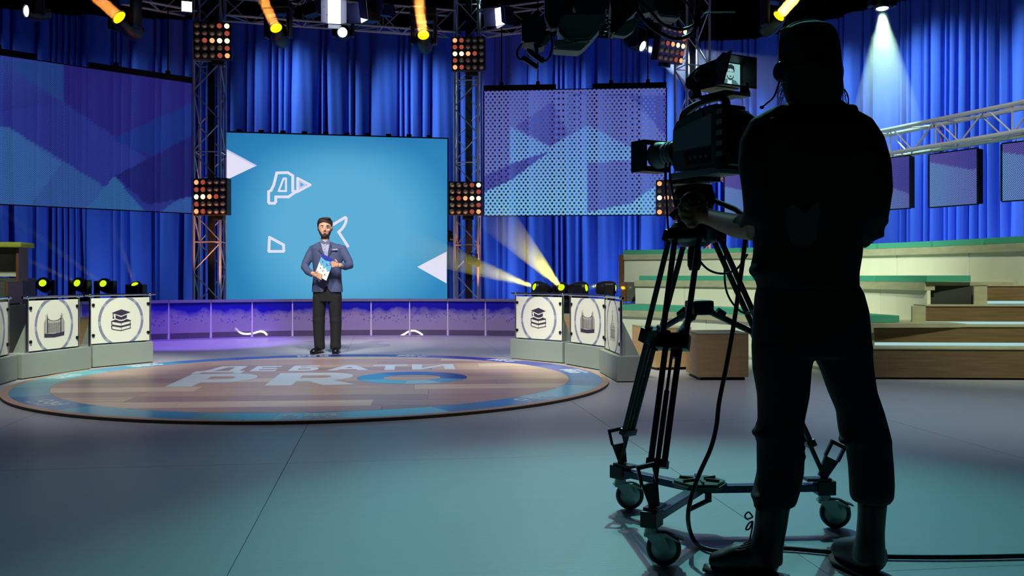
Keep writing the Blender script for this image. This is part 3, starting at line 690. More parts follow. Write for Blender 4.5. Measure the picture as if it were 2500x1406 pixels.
def podium(ang, dist, icon, lab, wd=.88):
    a = math.radians(ang); x, y = DC.x+dist*math.cos(a), DC.y+dist*math.sin(a)
    t = thing('podium', lab, 'podium', (x, y, 0), a+PI/2, 'debate podiums around the round stage')   # local -y faces... see below
    # local frame: +y points to the stage centre, x along the front
    MB().box((0, -.125, .13), (wd, .25, .24), bev=.004).build('base', M_pod, t)
    MB().box((0, -.125, .005), (wd-.03, .22, .01)).build('foot', M_bm, t)
    pw, z0, z1 = .77, .255, .795; yp = -.055
    pnl = MB().box((0, yp, (z0+z1)/2-.005), (pw, .010, z1-z0-.03), bev=.002).build('panel', M_acr, t)
    fr = lambda u, v, z: (-u, yp+.0055+z, v)
    # printed ring, clipped by the panel
    c0 = .512; top, bot = z1-.022, z0+.012; rr = .300
    for k in range(72):
        a0, a1 = 2*PI*k/72, 2*PI*(k+1)/72; q = [(r_*math.cos(w_)*1.0, c0+r_*math.sin(w_)) for r_, w_ in ((rr, a0), (rr, a1), (rr-.034, a1), (rr-.034, a0))]
        q = [(u_, max(bot, min(top, v_))) for u_, v_ in q]
        if abs(q[0][1]-q[3][1])+abs(q[1][1]-q[2][1])+abs(q[0][0]-q[3][0]) < .004 or (q[0][1] in (top, bot) and q[2][1] in (top, bot)): continue
        MB().prism(q, 0, .001, fr=fr).build('ring_segment', M_ring2 if k % 9 in (0, 1) else M_ring, pnl)
    su, sv, ov = {'cap': (.25, .185, -.04), 'tower': (.31, .18, -.02), 'palace': (.25, .17, -.03)}[icon]; mb = MB()
    for pl in IC[icon](): mb.prism([(u*su, c0+v*sv+ov) for u, v in pl], 0, .0012, fr=fr)
    mb.build('icon', M_ink, pnl)
    for sx in (-1, 1):
        MB().tube([(sx*(pw/2+.012), yp, .25), (sx*(pw/2+.012), yp, .80)], .0125, 10).build('post', M_chr, t, smooth='auto')
        MB().ball((sx*(pw/2+.012), yp, .808), .021, seg=10).build('joint', M_chr, t, smooth=True)
        for z in (.36, .70): MB().lathe([(.018, 0), (.018, .012), (.010, .016)], (sx*(pw/2-.022), yp+.004, z), (0, 1, 0), 10).build('bolt', M_bm, pnl)
        if icon: MB().prism([(-.24, .25), (yp-.012, .25), (yp-.012, .60)], -.008, .008, fr=lambda p, q, z, sx=sx: (sx*(pw/2-.02)+z, p, q)).build('brace', M_pod, t)
    MB().tube([(-pw/2-.085, yp, .81), (pw/2+.085, yp, .81)], .013, 10).build('top_rail', M_chr, t, smooth='auto')
podium(44.0, 2.98, 'cap', 'podium with graduation cap icon right of presenter, nearest the glass balustrade')
podium(25.2, 2.94, 'tower', 'right-side podium with curved tower block icon, middle of three')
podium(5.2, 2.84, 'palace', 'right-side podium with domed building icon, closest to the tripod', .95)
podium(149.2, 3.03, 'cap', 'podium with graduation cap icon left of presenter', .80)
podium(169.0, 2.93, 'tower', 'left-side podium with curved tower block icon, middle of three', 1.08)
podium(189.5, 2.97, 'palace', 'left-side podium cut by the frame edge, its domed building icon half hidden', 1.0)

# ================================================================ grandstand right
M_pan = mat('stand_panel', (226, 228, 212), .6, noise=((1, 1, 1), .03)); M_ply = mat('stand_edge_board', (176, 176, 148), .6, noise=((6, 6, 20), .15))
M_cush = mat('green_cushion', (70, 166, 140), .8, bump=((7, 7, 7), .7)); M_carp = mat('grey_carpet', (92, 92, 84), .95, noise=((40, 40, 40), .25))
M_wood = mat('riser_wood', (122, 100, 72), .5, noise=((2.5, 30, 40), .25)); M_oak = mat('oak_laminate', (196, 160, 112), .45, noise=((4, 4, 28), .14)); M_brn = mat('brown_edge', (116, 78, 52), .5)
gs = thing('grandstand', 'curved three-tier audience grandstand with pale panels on the right', 'grandstand', (DC.x, DC.y, 0))
R_ = math.radians
def tier(r, r2, a0, a1, z, zb):
    n = 6
    for k in range(n):
        b0 = a0+(a1-a0)*k/n; b1 = a0+(a1-a0)*(k+1)/n
        MB().arc((0, 0), r+.03, r+.07, R_(b0)+.0006, R_(b1)-.0006, zb, z-.10).build('front_panel', M_pan, gs)
        MB().arc((0, 0), r, r+.12, R_(b0)+.0003, R_(b1)-.0003, z-.10, z-.01, bev=.003).build('edge_board', M_ply, gs)
        MB().arc((0, 0), r+.12, r2+.06, R_(b0), R_(b1), z-.05, z-.012).build('deck_board', M_ply, gs)
tier(5.42, 6.45, 3, 52, .55, .0); tier(6.45, 7.5, 9, 54.5, .97, .5); tier(7.5, 8.5, 5.5, 60.2, 1.40, .60)
MB().arc((0, 0), 5.30, 5.44, R_(3), R_(52), .0, .035).build('plinth_strip', M_ply, gs)
# end blocks at the left edge, with brown edging
for a, r, z0, z1, w_ in ((60.2, 7.5, .82, 1.38, .5), (57.2, 6.75, .62, .93, .9), (56, 6.2, .2, .60, 1.0)):
    MB().arc((0, 0), r+.02, r+w_, R_(a), R_(a)+.012, z0, z1).build('edge_trim', M_brn, gs)
    if a < 60: MB().arc((0, 0), r+.04, r+w_, R_(a-4.2), R_(a)-.001, z0, z1).build('end_block', M_carp, gs)
# seat cushions: loose on each tier
def cushions(r, z, cuts, grp, labs, wd=.5):
    for i, (a0, a1) in enumerate(cuts):
        mb = MB(); mb.arc((DC.x, DC.y), r-.02, r+wd, R_(a0)+.001, R_(a1)-.001, z-.008, z+.062, bev=.024)
        mb.build('seat_cushion', M_cush, smooth='auto', label=labs[i], cat='cushion', group=grp)
cushions(5.44, .55, [(5.5, 9.5), (9.7, 19), (19.2, 29), (29.2, 39), (39.2, 51.8)], 'green cushions on the lowest tier',
         ['short green cushion at the step end of the lowest tier', 'green cushion on lowest tier, hidden behind operator legs', 'green cushion on lowest tier just left of the operator', 'green cushion on lowest tier behind the tripod spreader', 'long green cushion on lowest tier beside the podiums'])
cushions(6.47, .97, [(8.6, 17), (17.2, 27), (27.2, 36), (36.2, 45), (45.2, 53.8)], 'green cushions on the middle tier',
         ['green cushion on middle tier above the dark grey block', 'green cushion on middle tier right of operator hips', 'green cushion on middle tier behind operator', 'green cushion on middle tier behind the tripod legs', 'green cushion at the far left end of the middle tier'])
cushions(7.52, 1.40, [(5.6, 12.5), (12.7, 19), (19.2, 26), (26.2, 35), (35.2, 44), (44.2, 52), (52.2, 60.3)], 'green cushions on the top tier',
         ['green cushion on top tier at the right frame edge', 'green cushion on top tier below the middle hanging screen', 'green cushion on top tier beside the operator elbow', 'green cushion on top tier behind the operator waist', 'green cushion on top tier behind the tripod head cables',
          'green cushion on top tier between the tripod legs', 'green cushion at the far left end of the top tier'])
# dark soft block under the end of the middle cushion
p = P(2262, 745, 10.35); q = P(2384, 745, 10.35)
MB().box(((p.x+q.x)/2, 10.5, .805), (q.x-p.x, .3, .235), bev=.02).build('soft_block', mat('dark_felt', (58, 60, 56), .95), smooth='auto', label='dark grey soft block under the end of the middle tier cushion', cat='block')
# steps with wooden risers and light strips
st = thing('lit_steps', 'wooden audience steps with glowing strips under each riser', 'steps', (6, 9.2, 0), R_(-3))
M_strip = glow('led_strip', (166, 214, 216), .95)
for k, (x0, z0, z1, zs) in enumerate(((-2.60, .02, .30, None), (-2.30, .345, .505, .31), (-1.66, .545, .705, .515), (-.88, .755, .915, .72))):
    yk = .33*k; x1 = 4.4
    for j in range(2):
        xa, xb = (x0+(x1-x0)*j/2, x0+(x1-x0)*(j+1)/2)
        MB().box(((xa+xb)/2, yk+.012, (z0+z1)/2), (xb-xa-.002, .024, z1-z0)).build('riser_board', M_wood, st)
        MB().box(((xa+xb)/2, yk+(.17 if k < 3 else .07), z1+.006), (xb-xa-.002, .36 if k < 3 else .16, .012)).build('tread', M_ply, st)
    if zs:
        MB().box(((x0+x1)/2, yk+.035, (zs+z0)/2), (x1-x0, .012, z0-zs-.004)).build('light_strip', M_strip, st)
    MB().box((x0-.07, yk+.012+.0, (z0+z1)/2-.02 if k else .16), (.14, .03, z1-z0+.04), 0).build('cheek', M_ply, st)
    MB().box(((x0+x1)/2, yk+(.22 if k < 3 else .10), (z1-.03)/2), (x1-x0, .30 if k < 3 else .06, z1-.03)).build('step_core', M_carp, st)
# left grandstand end
gl = thing('grandstand_end', 'end of the left grandstand with olive cushion at the frame edge', 'grandstand', (-7.6, 12.4, 0), R_(8))
MB().box((.05, .2, 1.20), (1.86, .03, .36)).build('front_panel', M_pan, gl); MB().box((.0, .10, 1.365), (2.05, .25, .09)).build('edge_board', M_carp, gl)
MB().box((1.035, .1, 1.18), (.035, .34, .44)).build('edge_trim', M_brn, gl); MB().box((.1, .45, .5), (1.8, .5, 1.0)).build('core', M_carp, gl)
MB().box((.0, -.35, .80), (2.16, .5, .30)).build('middle_block', M_carp, gl); MB().box((1.10, -.35, .81), (.03, .5, .27)).build('edge_trim', M_brn, gl)
MB().box((.02, -.35, .33), (2.3, .9, .64)).build('lower_block', M_carp, gl)
MB().box((-7.6+.03, 12.4+.1, 1.44), (2.14, .5, .07), R_(8), bev=.02).build('seat_cushion', mat('olive_cushion', (170, 182, 60), .8), smooth='auto', label='olive yellow cushion on the left grandstand end', cat='cushion')

# oak seat cubes
def cube_seat(x, y, rz, sx, sy, h, lab):
    t = thing('seat_cube', lab, 'cube seat', (x, y, 0), rz, 'oak laminate seat cubes')
    MB().box((0, 0, .03+h/2), (sx, sy, h), bev=.004).build('body', M_oak, t)
    MB().box((0, 0, h+.038), (sx+.004, sy+.004, .012)).build('top_board', M_ply, t); MB().box((0, 0, .015), (sx-.06, sy-.06, .03)).build('plinth', M_bm, t)
p = G(1697, 929); q = G(1806, 930); cube_seat((p.x+q.x)/2+.06, p.y+.30, R_(2), .50, .55, .42, 'oak seat cube beside the tripod, nearer of the pair')
p = G(1588, 905); cube_seat(p.x+.18, p.y+.42, R_(14), .42, .70, .42, 'oak seat cube behind the tripod legs, farther of the pair')
p = G(188, 868); cube_seat(p.x, p.y+.5, R_(10), .5, .5, .42, 'oak seat cube glimpsed between two left podiums')
p = G(1398, 850); cube_seat(p.x, p.y+.5, 0, .42, .5, .42, 'oak seat cube glimpsed between two right podiums')

# ================================================================ moving heads and beams
M_lens = {'yel': glow('lens_yellow', (255, 226, 20), 1.25), 'lime': glow('lens_lime', (212, 244, 30), 1.05), 'wht': glow('lens_white', (240, 252, 245), 4), 'blu': glow('lens_blue_white', (215, 228, 255), 3)}
M_hd = mat('fixture_shell', (13, 13, 20), .4)
def moving_head(c, d, r, lens, lab, hang, grp):
    c = Vector(c); d = Vector(d).normalized(); t = thing('moving_head', lab, 'stage light', c, 0, grp); s = r/.075 if hang else r/.058
    hd = MB().lathe([(.06*s, -.22*s), (.09*s, -.20*s), (.115*s, -.10*s), (.118*s, .02*s), (.098*s, .085*s), (.085*s, .10*s), (.082*s, .085*s)], d=d, seg=18).build('head', M_hd, t, smooth='auto')
    MB().lathe([(r, .088*s), (r*.8, .100*s), (r*.3, .108*s), (.001, .11*s)], d=d, seg=18).build('lens', M_lens[lens], hd, smooth=True)
    up = 1 if hang else -1; h = Vector((d.x, d.y, 0)); ax = Vector((-h.y, h.x, 0)).normalized() if h.length > .2 else Vector((1, 0, 0)); ya = math.atan2(ax.y, ax.x)
    for sx in (-1, 1):
        MB().box(ax*sx*.145*s+Vector((0, 0, up*.09*s)), (.045*s, .15*s, .33*s), ya, bev=.02*s).build('yoke_arm', M_hd, t)
    MB().box((0, 0, up*.255*s), (.335*s, .16*s, .07*s), ya, bev=.012*s).build('yoke_bridge', M_hd, t)
    MB().box((0, 0, up*.33*s), (.34*s, .30*s, .10*s), ya, bev=.015*s).build('base', M_hd, t)
    if hang: MB().tube([(0, 0, .36*s), (0, 0, .36*s+.5)], .02, 6).build('clamp', M_hd, t)
    return t
def beam(c, d, r0, r1, L, col, power, dens, lab, off=.03, soft=True, grp='visible light beams in the haze'):
    d = Vector(d).normalized(); c = Vector(c)+d*off; q = d.to_track_quat('Z', 'Y'); name = 'haze_%d_%d' % (int(dens*1000), int(L*10))
    me = MB().lathe([(r0, .0), (r1, L)], seg=24).mesh(True, 'light_beam'); o = bpy.data.objects.new('light_beam', me); C.objects.link(o)
    me.materials.append(haze(name, dens, (1, 1, 1), L)); o.location = c; o.rotation_mode = 'QUATERNION'; o.rotation_quaternion = q
    tag(o, lab, 'light beam', grp, 'stuff')
    if soft:
        l = bpy.data.lights.new('beam_lamp', 'SPOT'); l.energy = power; l.color = col; l.spot_size = 2*math.atan((r1+.02)/L)*1.15+.03; l.spot_blend = .35; l.shadow_soft_size = r0*.5; back = -.012
    else:
        l = bpy.data.lights.new('beam_lamp', 'AREA'); l.shape = 'DISK'; l.size = r0*1.9; l.energy = power; l.color = col; l.spread = max(R_(3), 2*math.atan((r1-r0)/L)*1.05); back = -.004
    lo = bpy.data.objects.new('beam_lamp', l); C.objects.link(lo); lo.location = c+d*back; lo.rotation_mode = 'QUATERNION'; lo.rotation_quaternion = (-d).to_track_quat('Z', 'Y'); lo.visible_camera = soft
ORANGE, YEL = (1, .32, .06), (1, .93, .06)
top = 'overhead moving head lights'
for px, py, y, r, d, lens, lab, bm in (
    (295, 46, 15.2, .115, (-.35, -1, .42), 'yel', 'yellow moving head at top left above the left LED screen', (ORANGE, 3.2, .5)),
    (675, 70, 15.8, .10, (-.08, -1, .45), 'yel', 'yellow moving head right of the left tower top', (ORANGE, 2.6, .5)),
    (1034, 87, 16.2, .10, (0, -1, .42), 'yel', 'yellow moving head left of the middle tower top', (ORANGE, 4, .6)),
    (1901, 40, 13.5, .088, (.45, -1, .55), 'yel', 'yellow moving head above the operator cap', ((1, .62, .06), 16, .8)),
    (65, 27, 14.0, .085, (-.75, -1, -.15), 'blu', 'white moving head in the top left corner', None),
    (836, 79, 16.5, .085, (.02, -1, -.2), 'wht', 'small round white spotlight above presenter', None)):
    p = P(px, py, y); d = Vector(d).normalized(); moving_head(p-d*.1, d, r, lens, lab, True, top)
    if bm: beam(p, d, r*.85, r*2.2, 3.4, bm[0], bm[1], bm[2], 'orange haze beam rising from the '+lab.replace('yellow ', ''), .11*r/.075-.1+.04, False)
p = P(1567, 112, 18.3); d = Vector((.62, -.46, -.40)).normalized(); moving_head(p-d*.1, d, .10, 'blu', 'white moving head beside the lamp matrix behind the camera', True, top)
beam(p, d, .09, 1.15, 4.2, (.50, .70, 1), 1500, .14, 'bluish white haze beam sweeping right behind the camera', .09)
p = P(2154, 20, 13.5); d = Vector((-.02, -.12, -1)).normalized(); moving_head(p-d*.1, d, .085, 'wht', 'white spotlight at top right pointing straight down', True, top)
beam(p, d, .08, .66, 2.3, (.55, 1, .72), 1000, .30, 'pale green haze cone below the top right spotlight', .07)
low = 'moving head lights on the floor behind the balustrade'
M_fc = mat('flight_case', (24, 24, 30), .6)
for px, py, y, d, bm, lab in ((103, 690, 15.2, (.2, -1, .3), None, 'lime moving head behind left podiums, first from the left edge'), (186, 690, 15.4, (-.16, -1, .30), (70, 5.4, .5), 'lime moving head behind left podiums, second from the left edge'),
                          (250, 691, 15.6, (-.05, -1, .36), (70, 5.4, .5), 'lime moving head behind left podiums, third from the left edge'), (328, 691, 15.9, (-.14, -.55, 1), (40, 1.4, .5), 'lime moving head behind left podiums, nearest the left tower'),
                          (1302, 699, 15.3, (-1.0, -.42, .34), (480, 2.5, .6), 'lime moving head behind right podiums, its beam aimed left'), (1369, 700, 15.2, (-.55, -1, .55), (650, 2.5, .6), 'lime moving head behind right podiums, flaring brightest'),
                          (1434, 702, 15.1, (1, -.45, .17), (330, 2.6, .6), 'lime moving head behind right podiums, beam aimed right'), (1505, 703, 15.0, (1, -.2, 0.02), (40, .9, .6), 'lime moving head behind right podiums, nearest the grandstand')):
    p = P(px, py, y); d = Vector(d).normalized(); moving_head(p-d*.11, d, .058, 'lime', lab, False, low)
    tb_ = p-d*.11; zt = tb_.z-.38
    MB().box((tb_.x, tb_.y, (.26+zt)/2), (.34, .30, zt-.26), bev=.01).build('flight_case', M_fc, label='black flight case under the '+lab, cat='case', group='black cases under the floor moving heads')
    if bm: beam(p, d, .05, .28 if bm[0] > 71 else .05, bm[1], YEL, bm[0], bm[2], 'yellow haze beam from the '+lab, .02)
# dark fixtures clamped to the towers
for px, py, y, rz, lab in ((1152, 636, 18.25, .5, 'unlit black profile light clamped low on the middle tower'), (1098, 580, 18.9, 1.4, 'unlit black light hanging between the cyan screen and the middle tower')):
    p = P(px, py, y); t = thing('profile_light', lab, 'stage light', p, rz, 'unlit lights on the middle tower')
    MB().lathe([(.04, -.16), (.085, -.15), (.09, .02), (.06, .06), (.055, .18), (.075, .20)], d=(.2, -1, -.3), seg=16).build('housing', M_hd, t, smooth='auto')
    MB().box((.11, 0, .02), (.012, .05, .22)).box((-.11, 0, .02), (.012, .05, .22)).box((0, 0, .13), (.23, .05, .012)).build('yoke', M_hd, t); MB().tube([(0, 0, .13), (0, .14, .16)], .018, 6).build('clamp', M_hd, t)
# white studio fresnels with barn doors
M_panel = glow('soft_panel', (250, 255, 250), 3.5); M_barn = mat('barn_door', (62, 66, 120), .4, .4)
def fresnel(px, py, y, yaw, pitch, wd, ht, lab, doors=True, lit=True):
    p = P(px, py, y); t = thing('studio_light', lab, 'studio light', p, 0, 'white studio lights on the overhead truss'); t.rotation_euler = (pitch, 0, yaw)
    hs_ = MB().box((0, .12, 0), (wd*1.05, .24, ht*1.05), bev=.02).build('housing', M_hd, t)
    MB().box((0, -.004, 0), (wd*.95, .01, ht*.95)).build('diffuser', M_panel if lit else M_cup, hs_)
    if doors:
        for s in (-1, 1):
            MB().box((s*(wd*.5+.05), -.10, 0), (.008, .22, ht*.95), R_(28*s)).build('barn_door', M_barn, hs_)
        MB().box((0, -.10, -ht*.5-.05), (wd*.9, .2, .008), Matrix.Rotation(R_(25), 3, 'X')).build('barn_door', M_barn, hs_)
    MB().tube([(-wd*.58, .1, 0), (-wd*.58, .1, ht*.75), (wd*.58, .1, ht*.75), (wd*.58, .1, 0)], .012, 6).tube([(0, .1, ht*.75), (0, .1, ht*.75+.3)], .02, 6).build('yoke', M_hd, t)
fresnel(456, 16, 15.5, .35, .15, .17, .17, 'small square white studio light left of the left tower', False)
fresnel(816, 28, 15.8, .15, .15, .22, .42, 'white barn-door studio light above presenter, left of the pair')
fresnel(888, 28, 15.8, -.95, .12, .24, .34, 'white barn-door studio light above presenter, right of the pair')
fresnel(1221, 40, 16.4, -.75, .1, .22, .32, 'white studio light right of the middle tower')
fresnel(775, 20, 15.9, 1.35, -.2, .20, .20, 'unlit studio light with golden yoke beside the barn-door pair', True, False)
fresnel(925, 22, 15.9, 1.2, -.2, .20, .20, 'unlit studio light turned away, right of the barn-door pair', True, False)
# ================================================================ camera dolly and tripod
M_blkm = mat('tripod_black', (30, 32, 36), .38, .3); M_bar = mat('dolly_bar', (44, 56, 84), .35, .4); M_zinc = mat('caster_zinc', (150, 176, 168), .4, .6); M_tyre = mat('rubber_tyre', (24, 26, 28), .5); M_hub = mat('dolly_hub', (58, 92, 74), .35, .3)
ends = [Vector((.475, 4.12, .165)), Vector((1.27, 3.82, .165)), Vector((.495, 3.33, .165))]; HUB = Vector((.755, 3.79, .165))
dl = thing('camera_dolly', 'three-wheeled black dolly with green hub carrying the camera tripod', 'dolly', (HUB.x, HUB.y, 0))
def W(mb, name, m, par, **k): return mb.build(name, m, par, world=True, **k)
MBh = MB(); MBh.prism([(.115*math.cos(R_(a))+HUB.x, .115*math.sin(R_(a))+HUB.y) for a in range(0, 360, 60)], .172, .200, bev=.01); W(MBh, 'hub', M_hub, dl, smooth='auto')
for i in range(6):
    a = R_(i*60+30); MBr = MB().box((HUB.x+.055*math.cos(a), HUB.y+.055*math.sin(a), .204), (.055, .008, .012), a); W(MBr, 'hub_rib', M_hub, dl)
hd = MB().tube([(HUB.x+.03, HUB.y-.03, .17), (HUB.x+.03, HUB.y-.03, .12)], .014, 8).tube([(HUB.x+.03, HUB.y-.03, .125), (HUB.x-.05, HUB.y-.07, .10)], .010, 8); W(hd, 'lock_lever', M_blkm, dl)
for n, e in enumerate(ends):
    d = (e-HUB).normalized(); a = math.atan2(d.y, d.x)
    c = (e+HUB)/2; W(MB().box((c.x, c.y, .165), ((e-HUB).length, .046, .030), a, bev=.003), 'arm', M_bar, dl)
    W(MB().box((e.x, e.y, .165), (.075, .06, .058), a, bev=.004), 'end_block', M_blkm, dl)
    W(MB().box((e.x-d.x*.03, e.y-d.y*.03, .198), (.10, .05, .012), a), 'foot_plate', M_blkm, dl)
    cs_ = sub('caster', dl)
    wdir = Vector((1, -.12 if n else .1, 0)).normalized() if n != 1 else Vector((1, -.1, 0)).normalized(); wc = Vector((e.x, e.y, .061))+wdir*.042; ax = Vector((-wdir.y, wdir.x, 0))
    W(MB().lathe([(.022, 0), (.026, -.02), (.026, -.04)], (e.x, e.y, .14), seg=14), 'swivel', M_zinc, cs_, smooth='auto')
    for s in (-1, 1):
        fr = lambda p, q, z, s=s: tuple(Vector((e.x, e.y, 0))+wdir*p+ax*(s*.024+z)+Vector((0, 0, q)))
        W(MB().prism([(-.028, .115), (.035, .118), (.066, .06), (.042, .045), (.02, .055)], -.0015, .0015, fr=fr), 'fork', M_zinc, cs_)
    fr = lambda p, q, z: tuple(Vector((e.x, e.y, 0))+wdir*p+ax*z+Vector((0, 0, q)))
    W(MB().prism([(-.028, .113), (.05, .116), (.095, .092), (.098, .086), (.05, .104), (-.028, .105)], -.026, .026, fr=fr), 'fork_crown', M_zinc, cs_)
    W(MB().prism([(.05, .118), (.11, .098), (.112, .092), (.05, .110)], -.018, .018, fr=fr), 'brake_pedal', M_blkm, cs_)
    W(MB().lathe([(.046, -.015), (.056, -.015), (.061, -.009), (.061, .009), (.056, .015), (.046, .015), (.044, 0), (.046, -.015)], wc, ax, 28, caps=False), 'tyre', M_tyre, cs_, smooth='auto')
    W(MB().lathe([(.012, -.018), (.045, -.011), (.045, .011), (.012, .018)], wc, ax, 20), 'wheel_disc', M_zinc, cs_, smooth='auto')
    # foot clamp: upright plate with a window
    tn = Vector((-1, 0, 0)) if n != 1 else Vector((1, .0, 0)); base = e+Vector((0, 0, .04))-tn*.01; upv = (Vector((0, 0, 1))+tn*(.22 if n != 1 else .5)).normalized(); sd = Vector((0, 1, 0)).cross(upv).normalized()
    def pf(p, q, z, base=base, sd=sd, upv=upv): return tuple(base+sd*p+upv*q+Vector((0, z, 0)))
    outer = [(-.018, .02), (.018, .02), (.034, .085), (.034, .15), (-.034, .15), (-.034, .085)]
    L = MB()
    for poly in ([(-.018, .0), (.018, .0), (.03, .085), (-.03, .085)], [(-.034, .085), (-.022, .085), (-.022, .15), (-.034, .15)], [(.022, .085), (.034, .085), (.034, .15), (.022, .15)], [(-.034, .14), (.034, .14), (.034, .155), (-.034, .155)]):
        L.prism(poly, -.008, .008, fr=pf)
    W(L, 'foot_clamp', M_blkm, dl)

tp = thing('tripod', 'tall black two-stage camera tripod with mid-level spreader', 'tripod', (HUB.x, HUB.y, .20))
TOPZ = 1.185; tops = []
for n, e in enumerate(ends):
    d = (e-HUB); d.z = 0; d.normalize(); tn = Vector((-d.y, d.x, 0)); top = Vector((HUB.x, HUB.y, TOPZ))+d*.085-Vector((.02, 0, 0)); foot = Vector((e.x, e.y, .205)); ax = (foot-top)
    lg = sub('leg', tp); A = lambda t, s=0.0: top+ax*t+tn*s
    W(MB().tube([A(0, .05), A(.42, .046)], .0115, 10).tube([A(0, -.05), A(.42, -.046)], .0115, 10), 'upper_leg', M_blkm, lg, smooth='auto')
    W(MB().tube([A(.38, .028), A(.86, .026)], .0115, 10).tube([A(.38, -.028), A(.86, -.026)], .0115, 10).tube([A(.40, 0), A(.80, 0)], .006, 8), 'middle_leg', M_blkm, lg, smooth='auto')
    W(MB().tube([A(.60), A(1.0)], .0095, 10), 'lower_leg', M_blkm, lg, smooth='auto')
    q = ax.normalized(); Rm = Matrix((tn, tn.cross(q).normalized(), -q)).transposed()
    W(MB().box(A(.42), (.125, .045, .062), Rm, bev=.006), 'leg_clamp', M_blkm, lg, smooth='auto')
    W(MB().box(A(.855), (.078, .036, .030), Rm, bev=.004), 'end_cap', M_blkm, lg, smooth='auto')
    W(MB().box(A(.46)-d*.03, (.02, .03, .05), Rm, bev=.004), 'clamp_lever', M_blkm, lg)
    W(MB().tube([A(.98), A(1.0)+Vector((0, 0, -.006))], .013, 10), 'foot', M_tyre, lg)
    MBs = MB().tube([Vector((HUB.x, HUB.y, .885))+d*.03, A(.40)-d*.025], [.013, .012], 8); W(MBs, 'spreader_arm', M_blkm, tp, smooth='auto')
    W(MB().tube([Vector((HUB.x, HUB.y, .88))+d*.07, Vector((HUB.x, HUB.y, .86))+d*.10], .019, 8), 'spreader_joint', M_blkm, tp)
    W(MB().box(top, (.15, .04, .05), Rm, bev=.008), 'hinge', M_blkm, lg, smooth='auto')
W(MB().box((HUB.x, HUB.y, .895), (.095, .08, .06), .3, bev=.012), 'spreader_hub', M_blkm, tp, smooth='auto')
W(MB().lathe([(.05, -.05), (.085, -.02), (.10, .02), (.085, .045), (.07, .05)], (HUB.x-.02, HUB.y, TOPZ+.005), seg=24), 'bowl', M_blkm, tp, smooth='auto')
W(MB().lathe([(.02, -.14), (.028, -.12), (.028, -.06), (.02, -.04)], (HUB.x-.02, HUB.y, TOPZ), seg=14), 'bowl_clamp', M_blkm, tp, smooth='auto')

# ================================================================ fluid head
M_cbody = mat('camera_body', (74, 80, 88), .5); M_cblk = mat('camera_black', (20, 21, 23), .45); M_cgry = mat('camera_grey', (118, 128, 134), .45)
HC = Vector((HUB.x-.02, HUB.y, TOPZ+.055)); PHI = R_(30)
fh = thing('fluid_head', 'black fluid pan head between tripod and studio camera', 'tripod head', (HC.x, HC.y, HC.z-.015), PHI)
MB().lathe([(.07, 0), (.07, .03), (.055, .04), (.055, .06)], seg=24).build('pan_base', M_cblk, fh, smooth='auto')
MB().box((0, 0, .11), (.09, .13, .11), bev=.012).build('tilt_body', M_cblk, fh, smooth='auto')
for s in (-1, 1): MB().lathe([(.05, 0), (.05, .022), (.04, .03)], (s*.045, 0, .11), (s, 0, 0), 22).build('tilt_drum', M_cblk, fh, smooth='auto')
MB().box((0, 0, .185), (.10, .20, .03), bev=.004).build('balance_plate', M_cblk, fh); MB().lathe([(.010, 0), (.010, .02)], (-.078, 0, .11), (-1, 0, 0), 10).build('drag_knob', M_cgry, fh)
MB().tube([(.06, -.05, .10), (.09, -.14, .06), (.10, -.26, -.02)], .011, 8).tube([(.10, -.26, -.02), (.103, -.34, -.07)], .017, 10).build('pan_bar', M_cblk, fh, smooth='auto')
MB().tube([(-.06, -.02, .10), (-.11, -.03, .06), (-.13, -.01, .03)], .011, 8).build('pan_bar', M_cblk, fh, smooth='auto')
GK = P(1686, 488, 3.62); lc = rootmat(fh).inverted() @ GK
MB().ball(lc, (.036, .036, .032), seg=16).tube([lc, (-.11, -.02, .06)], .010, 8).build('grip_knob', M_cblk, fh, smooth=True)

# ================================================================ studio camera
CB = Vector((.762, 3.72, 1.425))
ca = thing('studio_camera', 'large shoulder-type television camera on the tripod, lens pointing left', 'camera', CB, PHI)
MB().box((0, 0, .0), (.12, .30, .025), bev=.004).build('adapter_plate', M_cgry, ca, smooth='auto')
MB().prism([(-.13, .02), (.125, .02), (.13, .06), (.13, .19), (.10, .225), (-.06, .255), (-.13, .255)], -.058, .058, bev=.008, fr=lambda p, q, z: (z, p, q)).build('body', M_cbody, ca, smooth='auto')
MB().prism([(-.11, .10), (.115, .10), (.115, .18), (-.11, .22)], 0, .006, fr=lambda p, q, z: (-.058-z, p, q)).build('side_cover', M_cgry, ca)
MB().prism([(-.06, .20), (.10, .19), (.095, .215), (-.06, .245)], 0, .004, fr=lambda p, q, z: (-.059-z, p, q)).build('top_label', M_cbody, ca)
MB().prism([(-.10, .035), (.03, .035), (.05, .085), (-.10, .085)], 0, .008, fr=lambda p, q, z: (-.058-z, p, q)).build('switch_panel', M_cblk, ca)
for k in range(4): MB().lathe([(.006, 0), (.006, .006)], (-.066, -.085+.03*k, .06), (-1, 0, 0), 8).build('knob', M_cgry, ca)
MB().box((0, -.145, .125), (.125, .04, .25), bev=.01).build('rear_adapter', M_cblk, ca, smooth='auto')
MB().box((.0, -.18, .12), (.10, .045, .21), bev=.012).build('battery_block', M_cblk, ca, smooth='auto')
for k in range(5): MB().box((-.068, -.158, .06+.04*k), (.004, .03, .018)).build('connector', M_cgry, ca)
MB().tube([(.02, -.20, .20), (.035, -.26, .16), (.05, -.30, .06), (.05, -.27, -.03)], [.022, .022, .02, .016], 10).build('cable_boot', M_cblk, ca, smooth=True)
